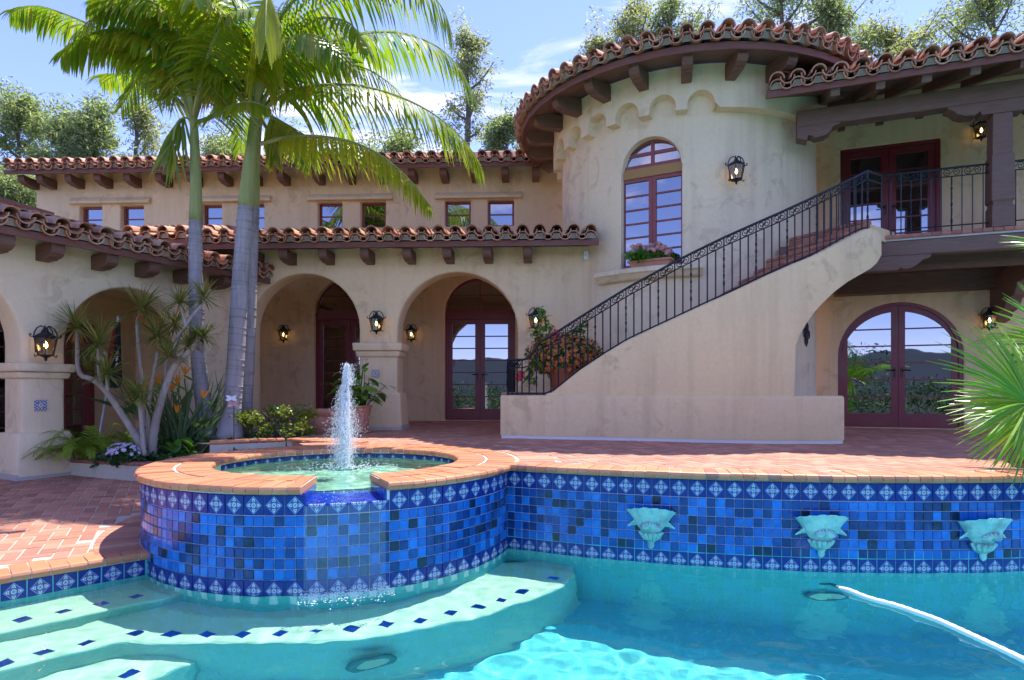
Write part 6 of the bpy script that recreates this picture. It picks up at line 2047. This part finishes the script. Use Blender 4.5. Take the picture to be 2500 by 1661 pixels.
for u, v, t in ((452, 915, .3), (421, 953, .2), (497, 972, 0), (432, 1008, .2), (372, 948, -.2), (387, 935, .2), (414, 928, .3), (434, 938, .1)):
    p_ = V(u, v, 8.15)
    s = MB().tube([b0_ + Vector((g.uniform(-.1, .2), -.1, .05)), p_.lerp(b0_, .4) + Vector((.05, 0, .1)), p_ + Vector((-.01, 0, -.05))], .009, 5); s.build('stem', 'bird_leaf', bop)
    mb = MB()
    for k in range(5):
        strip(mb, p_, Vector((-.5 + .28 * k, g.uniform(-.4, .2), 1)), Vector((0, 1, 0)), g.uniform(.10, .16), .028, .1, 3, tip=.05)
    mb.build('flower', 'bird_petal', bop)
    mb = MB(); strip(mb, p_ + Vector((-.02, 0, -.01)), Vector((1, -.2, -.42)), Vector((0, 1, 0)), .19, .03, .1, 3, tip=.05); mb.build('bract', 'lush_leaf', bop)
# asparagus fern
fb_ = V(215, 1105, 7.9); fb_.z = -.25
fern = root('fern', 'feathery light green fern spilling over the left planter curb by the pillar', 'plant', fb_)
for i in range(44):
    a = g.uniform(0, 6.283); L_ = g.uniform(.35, .62)
    d = Vector((math.cos(a), math.sin(a) * .8 - .2, 0)); hh = g.uniform(.12, .42)
    p0 = fb_ + Vector((g.gauss(0, .16), g.gauss(0, .1), .02))
    mb = MB(); frond(mb, [p0, p0 + d * L_ * .4 + Vector((0, 0, hh)), p0 + d * L_ * .8 + Vector((0, 0, hh * .9)), p0 + d * L_ * 1.1 + Vector((0, 0, hh * .35))], .10, 26, .5, .011, .12, .005, g, .6, .1, stem=0)
    mb.build('frond', 'fern_leaf', fern)
# white and lilac impatiens
ib = V(300, 1112, 7.68); ib.z = -.25
imp = root('impatiens', 'low mound of pale lilac impatiens flowers at the foot of the dragon tree', 'flowers', ib)
mb = MB(); cards(mb, ib + Vector((0, 0, .1)), (.20, .16, .13), 700, .06, .045, g, 0); mb.build('foliage', 'cover_leaf', imp)
mb = MB()
for i in range(75):
    a, b = g.uniform(0, 6.28), math.asin(g.uniform(.05, 1))
    n_ = Vector((math.cos(a) * math.cos(b), math.sin(a) * math.cos(b), math.sin(b)))
    flower(mb, ib + Vector((n_.x * .21, n_.y * .17, .1 + n_.z * .15)), n_ + Vector((0, -.4, .3)), .027, 5, cup=.05)
mb.build('blossoms', 'lilac_petal', imp)
# yellow green shrub
sb = V(672, 1070, 8.75); sb.z = -.04
shr = root('shrub', 'loose yellow green shrub in the raised planter left of the terracotta urn', 'shrub', sb)
mb = MB()
for i in range(38):
    a = g.uniform(0, 6.283)
    tip = sb + Vector((math.cos(a) * g.uniform(.1, .55), math.sin(a) * g.uniform(.05, .3), g.uniform(.25, .55)))
    mb.tube([sb + Vector((g.uniform(-.3, .3), g.uniform(-.1, .1), 0)), sb.lerp(tip, .6) + Vector((0, 0, .08)), tip], [.007, .005, .003], 4)
mb.build('twigs', 'eucalyptus_bark', shr)
mb = MB()
for i in range(46):
    c_ = sb + Vector((g.uniform(-.5, .5), g.uniform(-.28, .28), g.uniform(.08, .42)))
    if c_.z > sb.z + .48 - .5 * max(0, -(c_.x - sb.x) - .1): c_.z = sb.z + .3
    cards(mb, c_, (.12, .1, .1), 42, .06, .034, g, -.4)
mb.build('foliage', 'shrub_leaf', shr)
# ground cover in the planters
cov = MB()
for i in range(70):
    c_ = Vector((g.uniform(-5.4, -2.9), g.uniform(7.7, 8.3), -.22))
    cards(cov, c_, (.14, .1, .09), 30, .08, .05, g, -.2)
for i in range(40):
    c_ = Vector((g.uniform(-4.9, -3.3), g.uniform(8.3, 9.4), -.05))
    cards(cov, c_, (.16, .12, .07), 24, .09, .05, g, -.2)
kind(cov.build('ground_cover', 'cover_leaf'), 'stuff')
hb = V(455, 1095, 8.0); hb.z = -.25
hos = root('broad_leaf_plant', 'broad leaved green plant in front of the left palm trunk', 'plant', hb)
for i in range(34):
    mb = MB(); a = g.uniform(0, 6.283); el = g.uniform(.3, 1.2)
    d = Vector((math.cos(a) * math.cos(el), math.sin(a) * math.cos(el), math.sin(el)))
    strip(mb, hb + Vector((g.gauss(0, .1), g.gauss(0, .06), g.uniform(.02, .12))), d, Vector((0, 0, 1)), g.uniform(.2, .36), .10, 1.0, 5, tip=.05); mb.build('leaf', 'lush_leaf', hos, smooth=True)
# plants hiding in the arcade
def stake():
    b = V(571, 1075, 7.9); t = V(571, 985, 7.9)
    r = root('butterfly_stake', 'thin garden stake with a white and a pink metal butterfly before the palm trunk', 'garden ornament', b)
    MB().tube([b, t], .006, 5).build('rod', 'iron', r)
    for (u, v), m in (((566, 973), 'white_paint'), ((570, 987), 'pink_petal')):
        p_ = V(u, v, 7.88); mb = MB()
        for k in (-1, 1):
            for e in (.5, -.35): strip(mb, p_, Vector((k, -.2, e)), Vector((0, -1, .2)), .075, .045, .0, 3, tip=.3)
        mb.build('butterfly', m, r)
stake()
pl_ = root('spot_light', 'small black garden spotlight behind the brick topped planter wall', 'garden light', V(561, 1078, 8.1))
MB().tube([V(563, 1078, 8.1), V(560, 1066, 8.05)], .035, 10).build('head', 'iron', pl_)
MB().tube([V(563, 1078, 8.1), V(564, 1092, 8.12)], .012, 6).build('spike', 'iron', pl_)
# ------------------------------------------------------------------ palms
def palm(label, tr_px, Y, r0, r1, sh_px, rs, group):
    pts = [V(u, v, Y) for u, v in tr_px]
    b = Vector((pts[0].x, pts[0].y, -.04)); 
    r = root('king_palm', label, 'palm tree', b, group)
    P_ = catmull([b] + pts[1:], 46)
    mb = MB()
    m = len(P_) - 1
    n = 14
    rad = [(r0 * (1 + .55 * max(0, 1 - i / 7) ** 2) + (r1 - r0) * (i / m)) for i in range(m + 1)]
    trk = MB().tube(P_, rad, n).build('trunk', 'palm_bark', r, smooth=True)
    k = 0
    for i in range(2, m, 1):
        if g.random() < .2: continue
        mbx = MB(); p_, q = P_[i], P_[i + 1]
        d = (q - p_) * .2
        off = Vector((0, 0, g.uniform(-.045, .045)))
        x, y = perp((q - p_).normalized())
        rw = []
        for h, e in ((0, -.001), (.3, .007), (1, -.001)):
            rw.append([p_ + off + d * h + (x * math.cos(6.283 * j / n) + y * math.sin(6.283 * j / n)) * (rad[i] + e) for j in range(n)])
        mbx.grid(rw, 0, True).build('leaf_scar', 'palm_ring', trk, smooth=True)
    S = [V(u, v, Y) for u, v in sh_px]
    P2 = catmull(S, 16)
    MB().tube(P2, [rs[0] + (rs[1] - rs[0]) * (i / 16) ** .8 for i in range(17)], 14).build('crownshaft', 'crownshaft', r, smooth=True)
    return r, P2[-1]
GR = 'king palms in the planter behind the spa'
pY = 8.75
p2, c2 = palm('middle king palm, the stoutest grey trunk leaning slightly right', [(560, 1085), (574, 900), (586, 700), (597, 540), (600, 500)], 8.6, .125, .098, [(600, 505), (607, 420), (617, 340), (622, 285), (624, 262)], (.108, .05), GR)
p1, c1 = palm('left king palm with a grey trunk that bends left at its foot', [(508, 1085), (488, 920), (480, 760), (477, 620), (478, 535)], 8.7, .105, .088, [(478, 540), (478, 450), (476, 370), (474, 315), (472, 285)], (.092, .045), GR)
p3, c3 = palm('thin king palm trunk standing half hidden behind the middle palm', [(596, 1085), (607, 900), (614, 700), (619, 560), (621, 500)], 9.15, .085, .07, [(621, 505), (624, 420), (628, 350), (632, 300), (634, 280)], (.075, .04), GR)
def fr(par, px, Ys, leaf, pairs, mat, droop=.9, w=.04, hang=.0, fwd=.5, lift=.15, r0=.032, start=.16, tear=0.):
    P_ = [V(u, v, y) for (u, v), y in zip(px, Ys)]
    mb = MB(); frond(mb, P_, leaf, int(pairs * 1.3), droop, w * 1.12, start, r0, g, fwd, lift, hang, 0, 1, tear)
    return mb.build('frond', [mat, 'crownshaft'], par)
Y2 = 8.6
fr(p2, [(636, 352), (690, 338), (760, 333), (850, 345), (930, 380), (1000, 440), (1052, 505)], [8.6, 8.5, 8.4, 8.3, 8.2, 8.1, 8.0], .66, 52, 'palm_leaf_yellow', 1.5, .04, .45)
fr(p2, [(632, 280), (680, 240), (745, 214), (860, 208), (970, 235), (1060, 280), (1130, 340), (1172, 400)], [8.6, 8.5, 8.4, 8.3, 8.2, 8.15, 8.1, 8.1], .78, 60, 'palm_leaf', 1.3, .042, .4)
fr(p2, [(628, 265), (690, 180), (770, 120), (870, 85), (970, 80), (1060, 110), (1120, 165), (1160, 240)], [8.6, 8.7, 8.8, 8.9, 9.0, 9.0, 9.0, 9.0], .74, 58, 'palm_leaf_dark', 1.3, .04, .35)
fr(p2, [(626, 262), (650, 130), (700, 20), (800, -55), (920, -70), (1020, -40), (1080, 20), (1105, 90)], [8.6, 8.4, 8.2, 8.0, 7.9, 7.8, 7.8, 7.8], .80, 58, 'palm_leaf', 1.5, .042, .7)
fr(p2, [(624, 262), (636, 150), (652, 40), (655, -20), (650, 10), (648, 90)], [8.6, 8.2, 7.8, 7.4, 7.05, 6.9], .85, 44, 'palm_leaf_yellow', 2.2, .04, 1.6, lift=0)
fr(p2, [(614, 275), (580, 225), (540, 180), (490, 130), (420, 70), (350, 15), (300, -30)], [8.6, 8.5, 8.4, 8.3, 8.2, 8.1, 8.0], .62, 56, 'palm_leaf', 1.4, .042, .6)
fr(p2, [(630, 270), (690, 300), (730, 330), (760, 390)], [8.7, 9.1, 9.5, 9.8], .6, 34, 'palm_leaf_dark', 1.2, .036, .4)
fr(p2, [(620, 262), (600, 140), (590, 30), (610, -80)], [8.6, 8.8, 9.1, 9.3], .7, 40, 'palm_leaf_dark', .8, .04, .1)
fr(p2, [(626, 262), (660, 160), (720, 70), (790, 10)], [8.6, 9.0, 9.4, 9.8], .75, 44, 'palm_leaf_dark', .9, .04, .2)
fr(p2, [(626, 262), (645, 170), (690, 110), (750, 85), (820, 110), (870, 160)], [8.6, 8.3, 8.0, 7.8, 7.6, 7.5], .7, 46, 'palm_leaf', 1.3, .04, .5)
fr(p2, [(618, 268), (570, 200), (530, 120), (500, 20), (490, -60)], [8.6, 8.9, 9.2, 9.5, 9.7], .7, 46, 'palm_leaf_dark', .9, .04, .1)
fr(p3, [(634, 285), (660, 330), (668, 360), (672, 390)], [9.15, 9.3, 9.4, 9.45], .42, 26, 'palm_leaf_yellow', 1.6, .032, .6)
for k in range(7):
    a = k * .9 + .3
    X = Vector((math.cos(a), math.sin(a), 0)); b = Vector((c3.x, c3.y, c3.z))
    mb = MB(); frond(mb, [b, b + X * .5 + Vector((0, 0, .7)), b + X * 1.15 + Vector((0, 0, 1.0)), b + X * 1.9 + Vector((0, 0, .75)), b + X * 2.3 + Vector((0, 0, .25))], .6, 44, 1.1, .036, .16, .026, g, .5, .15, .3)
    mb.build('frond', ['palm_leaf_dark', 'crownshaft'], p3)
fr(p1, [(470, 292), (440, 225), (405, 170), (340, 125), (260, 80), (170, 40), (90, 15), (25, 25)], [8.7, 8.6, 8.5, 8.4, 8.3, 8.2, 8.1, 8.1], .60, 60, 'palm_leaf_dark', 1.4, .04, .45)
fr(p1, [(478, 300), (520, 285), (560, 262), (610, 250), (660, 265)], [8.7, 8.4, 8.2, 8.0, 7.9], .5, 36, 'palm_leaf', 1.2, .036, .4)
fr(p1, [(474, 288), (484, 180), (500, 60), (530, -60)], [8.7, 8.8, 8.9, 9.0], .7, 46, 'palm_leaf', .9, .04, .2)
fr(p1, [(470, 288), (440, 180), (415, 60), (370, -40), (330, -90)], [8.7, 8.9, 9.1, 9.3, 9.4], .72, 46, 'palm_leaf_dark', 1.0, .04, .3)
fr(p1, [(470, 290), (430, 240), (380, 200), (310, 180), (240, 185)], [8.7, 9.1, 9.4, 9.7, 9.9], .62, 46, 'palm_leaf_dark', 1.2, .038, .4)
fr(p1, [(472, 288), (455, 160), (430, 60), (380, 10), (300, -10), (220, 0)], [8.7, 8.4, 8.1, 7.9, 7.7, 7.6], .7, 50, 'palm_leaf', 1.3, .04, .6)
fr(p1, [(476, 288), (510, 190), (560, 120), (630, 90), (690, 110)], [8.7, 9.0, 9.3, 9.6, 9.8], .66, 46, 'palm_leaf_dark', 1.1, .04, .3)
fr(p1, [(472, 288), (490, 200), (520, 100), (560, 40), (620, 20)], [8.7, 8.3, 8.0, 7.8, 7.6], .7, 46, 'palm_leaf', 1.3, .04, .5)
fr(p1, [(473, 288), (430, 150), (370, 90), (290, 70), (210, 90), (150, 130)], [8.7, 8.5, 8.2, 8.0, 7.9, 7.9], .66, 48, 'palm_leaf', 1.3, .042, .5)
fr(p1, [(474, 288), (470, 150), (450, 20), (400, -70)], [8.7, 9.0, 9.3, 9.5], .7, 46, 'palm_leaf_dark', 1.0, .04, .3)
fr(p1, [(476, 290), (500, 230), (540, 200), (590, 200), (640, 235)], [8.7, 8.9, 9.1, 9.2, 9.3], .55, 40, 'palm_leaf_yellow', 1.2, .038, .4)
fr(p2, [(626, 262), (640, 200), (670, 140), (720, 110), (790, 120), (850, 170)], [8.6, 8.9, 9.2, 9.5, 9.7, 9.9], .65, 44, 'palm_leaf', 1.2, .04, .4)
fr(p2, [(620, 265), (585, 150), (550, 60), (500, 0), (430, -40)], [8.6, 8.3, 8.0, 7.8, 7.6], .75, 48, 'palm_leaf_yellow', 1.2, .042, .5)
mb = MB()                                  # broken fan of leaflets hanging on the left of the crown
P_ = catmull([V(468, 300, 8.7), V(456, 288, 8.65), V(440, 292, 8.6), V(428, 310, 8.55), V(422, 345, 8.52)], 14)
mb.tube(P_, .014, 5, 1)
for i in range(40):
    q = P_[g.randint(5, 14)]
    strip(mb, q, Vector((g.uniform(-.75, .35), g.uniform(-.3, .3), -1)), Vector((0, 1, 0)), g.uniform(.4, .72), .04, .5, 4)
mb.build('frond', ['palm_leaf_dark', 'crownshaft'], p1)
for par, c_, n_ in ((p1, c1, 5), (p2, c2, 5)):
    for k in range(n_):
        a = g.uniform(0, 6.283); X = Vector((math.cos(a), math.sin(a), 0))
        mb = MB(); frond(mb, [c_ - Vector((0, 0, .05)), c_ + X * .25 + Vector((0, 0, .7)), c_ + X * .75 + Vector((0, 0, 1.35)), c_ + X * 1.5 + Vector((0, 0, 1.6)), c_ + X * 2.1 + Vector((0, 0, 1.3))], .66, 46, 1.1, .04, .16, .03, g, .5, .15, .3)
        mb.build('frond', [g.choice(['palm_leaf', 'palm_leaf_dark']), 'crownshaft'], par)
# fan palm at the right edge
fb = Vector((4.62, 5.55, .0))
fan = root('fan_palm', 'low fan palm with bright green pleated leaves at the right edge of the patio', 'palm tree', fb)
mb = MB(); trunk(mb, [fb, fb + Vector((.02, 0, .5)), fb + Vector((0, 0, 1.0))], .13, .10, 10, 24, rings=1); mb.build('trunk', 'eucalyptus_bark', fan)
def fanleaf(c, axis, nrm, R, n=76, spread=R_(160), mat='fan_leaf', bend=.35):
    c = Vector(c); axis = axis.normalized(); nrm = (nrm - axis * nrm.dot(axis)).normalized(); side = axis.cross(nrm)
    mb = MB()
    for i in range(n):
        a = -spread + 2 * spread * (i + .5) / n
        d = axis * math.cos(a) + side * math.sin(a)
        e = -axis * math.sin(a) + side * math.cos(a)
        L_ = R * (.82 + .18 * math.cos(a * .6)) * g.uniform(.93, 1.05)
        fold = nrm * .012
        rows = []
        p_ = c + d * .02; dd = d + nrm * g.uniform(.05, .25)
        for k in range(6):
            t = k / 5
            w = (.006 + .024 * t) * R if t < .5 else (.018 * (1 - t) / .5 + .002) * R
            rows.append((p_ - e * w, p_ + nrm * w * .9, p_ + e * w))
            dd = (dd - nrm * bend / 5 - Vector((0, 0, .05))).normalized()
            p_ = p_ + dd * L_ / 5
        mb.grid(rows)
    mb.tube([c + (Vector((fb.x, fb.y, .85)) - c) * 1.0, c.lerp(Vector((fb.x, fb.y, 1.0)), .5) + Vector((0, 0, .04)), c], [.016, .012, .010], 5)
    mb.build('fan_frond', mat, fan)
fanleaf(V(2512, 985, 4.75), Vector((-1, -.35, .05)), Vector((-.1, -1, .42)), .80)
fanleaf(V(2600, 850, 5.3), Vector((-.6, .05, .7)), Vector((-.1, -1, .2)), .66)
fanleaf(V(2590, 620, 5.2), Vector((-.9, -.3, .2)), Vector((-.2, -.6, .8)), .48, 40)
fanleaf(V(2530, 1010, 5.2), Vector((-.7, .1, -.5)), Vector((-.1, -1, .4)), .62)
for a in (0.3, 1.0, -.4):
    d = Vector((math.cos(a), math.sin(a), .3)); fanleaf(fb + Vector((.1, 0, 1.0)) + d * .6, d, Vector((-d.x * .4, -d.y * .4, 1)), .5, 40)
# ------------------------------------------------------------------ trees behind the house
def euc(label, u, vtop, vbase, wpx, Y, seed, dens=1., mat='eucalyptus_leaf', tall=False, crown0=.35, lean=0.):
    q = random.Random(seed)
    gx = (u - 1250) / F * Y
    H = ZC + (YH - vtop) / F * Y + .66
    Rw = wpx / F * Y / 2
    b = Vector((gx, Y, -.66))
    r = root('eucalyptus_tree', label, 'tree', b, 'eucalyptus trees behind the house')
    mb = MB()
    top = b + Vector((lean, 0, H))
    P_ = catmull([b, b + Vector((lean * .3 + q.uniform(-.3, .3), 0, H * .4)), b + Vector((lean * .7 + q.uniform(-.3, .3), 0, H * .75)), top - Vector((0, 0, H * .06))], 20)
    mb.tube(P_, [.22 * (1 - .88 * i / 20) * (H / 14) for i in range(21)], 7)
    lf = MB()
    nb = 20
    ends = []
    for i in range(nb):
        t = crown0 + (1 - crown0) * (i + .5) / nb
        p_ = P_[min(20, int(t * 20))]
        a = q.uniform(0, 6.283)
        env = math.sin(math.pi * min(1, (t - crown0) / (1 - crown0) * .82 + .2)) ** .7
        L_ = Rw * env * q.uniform(.45, 1.25)
        e = p_ + Vector((math.cos(a) * L_, math.sin(a) * L_, L_ * q.uniform(.35, 1.3) + .3))
        if e.z > top.z: e.z = top.z - q.uniform(0, .5)
        m_ = p_.lerp(e, .5) + Vector((0, 0, -.12 * L_))
        bp_ = catmull([p_, m_, e], 6)
        mb.tube(bp_, [.055 * (1 - .8 * k / 6) * (H / 14) for k in range(7)], 5)
        for k in (2, 3, 4, 5, 6): ends.append((bp_[k], L_))
        for s in range(3):
            e2 = bp_[4] + Vector((q.gauss(0, .4), q.gauss(0, .4), q.uniform(.1, .7))) * L_ * .55
            mb.tube([bp_[3], e2], [.02, .006], 4); ends.append((e2, L_)); ends.append((bp_[3].lerp(e2, .6), L_))
    ends.append((top, Rw)); ends.append((top - Vector((0, 0, .5)), Rw))
    mb.build('trunk', 'eucalyptus_bark', r)
    for p_, L_ in ends:
        s = .25 + .20 * Rw * q.uniform(.4, 1.3)
        cards(lf, p_ + Vector((q.gauss(0, .15), q.gauss(0, .15), q.gauss(-.05, .15))), (s, s, s * .75), int(62 * dens * q.uniform(.3, 1.5)), .0085 * Y, .0024 * Y, q, .5)
    lf.build('crown', mat, r)
T = [('dense pale green eucalyptus at the far left edge', 35, 205, 0, 220, 27, 1, 1.3, 'eucalyptus_leaf', .25),
     ('rounded eucalyptus second from the left above the roof', 150, 255, 0, 180, 26, 2, 1.3, 'eucalyptus_leaf', .3),
     ('tall rounded green eucalyptus left of the palm crowns', 232, 238, 0, 220, 26, 3, 1.3, 'eucalyptus_leaf', .25),
     ('thin grey eucalyptus partly bare beside the left palm frond', 342, 205, 0, 150, 29, 4, .45, 'eucalyptus_leaf_dull', .3),
     ('sparse eucalyptus seen between the two palm trunks', 545, 300, 0, 170, 28, 5, .8, 'eucalyptus_leaf', .3),
     ('low green eucalyptus just right of the middle palm', 700, 305, 0, 190, 29, 6, .8, 'eucalyptus_leaf', .3),
     ('small pale eucalyptus under the long palm fronds', 975, 315, 0, 210, 30, 7, .7, 'eucalyptus_leaf', .3),
     ('tall narrow grey eucalyptus rising right of the palm fronds', 1130, 35, 0, 150, 30, 8, .6, 'eucalyptus_leaf_dull', .35),
     ('slim pale eucalyptus close to the left edge of the tower roof', 1240, 240, 0, 130, 28, 9, .85, 'eucalyptus_leaf', .3),
     ('small slender eucalyptus leaning at the left shoulder of the tower roof', 1455, 40, 0, 140, 30, 10, .7, 'eucalyptus_leaf_dull', .45),
     ('airy eucalyptus with bare stems above the tower roof left of its top', 1545, -40, 0, 180, 31, 11, .6, 'eucalyptus_leaf_dull', .4),
     ('thin forked eucalyptus just left of the tower roof top', 1635, -70, 0, 190, 31, 12, .55, 'eucalyptus_leaf', .4),
     ('wide airy eucalyptus right of the tower roof top', 1905, -120, 0, 360, 30, 13, .8, 'eucalyptus_leaf', .35),
     ('bright leafy eucalyptus behind the right end of the tower roof', 2030, -60, 0, 230, 29, 14, .9, 'eucalyptus_leaf', .35),
     ('round crowned eucalyptus above the left part of the porch roof', 2170, 15, 0, 250, 29, 15, 1.0, 'eucalyptus_leaf_dull', .35),
     ('low eucalyptus between two larger ones over the porch roof', 2270, 75, 0, 190, 30, 16, .9, 'eucalyptus_leaf', .35),
     ('big eucalyptus at the top right corner over the porch roof', 2420, -100, 0, 360, 29, 17, 1.1, 'eucalyptus_leaf', .3),
     ('leafy bush like eucalyptus below the left end of the long roof', 45, 405, 0, 170, 20, 18, 1.2, 'eucalyptus_leaf', .15)]
for lab, u, vt, vb, w, Y, sd, de, mt, c0 in T: euc(lab, u, vt, vb, w, Y, sd, de, mt, False, c0)
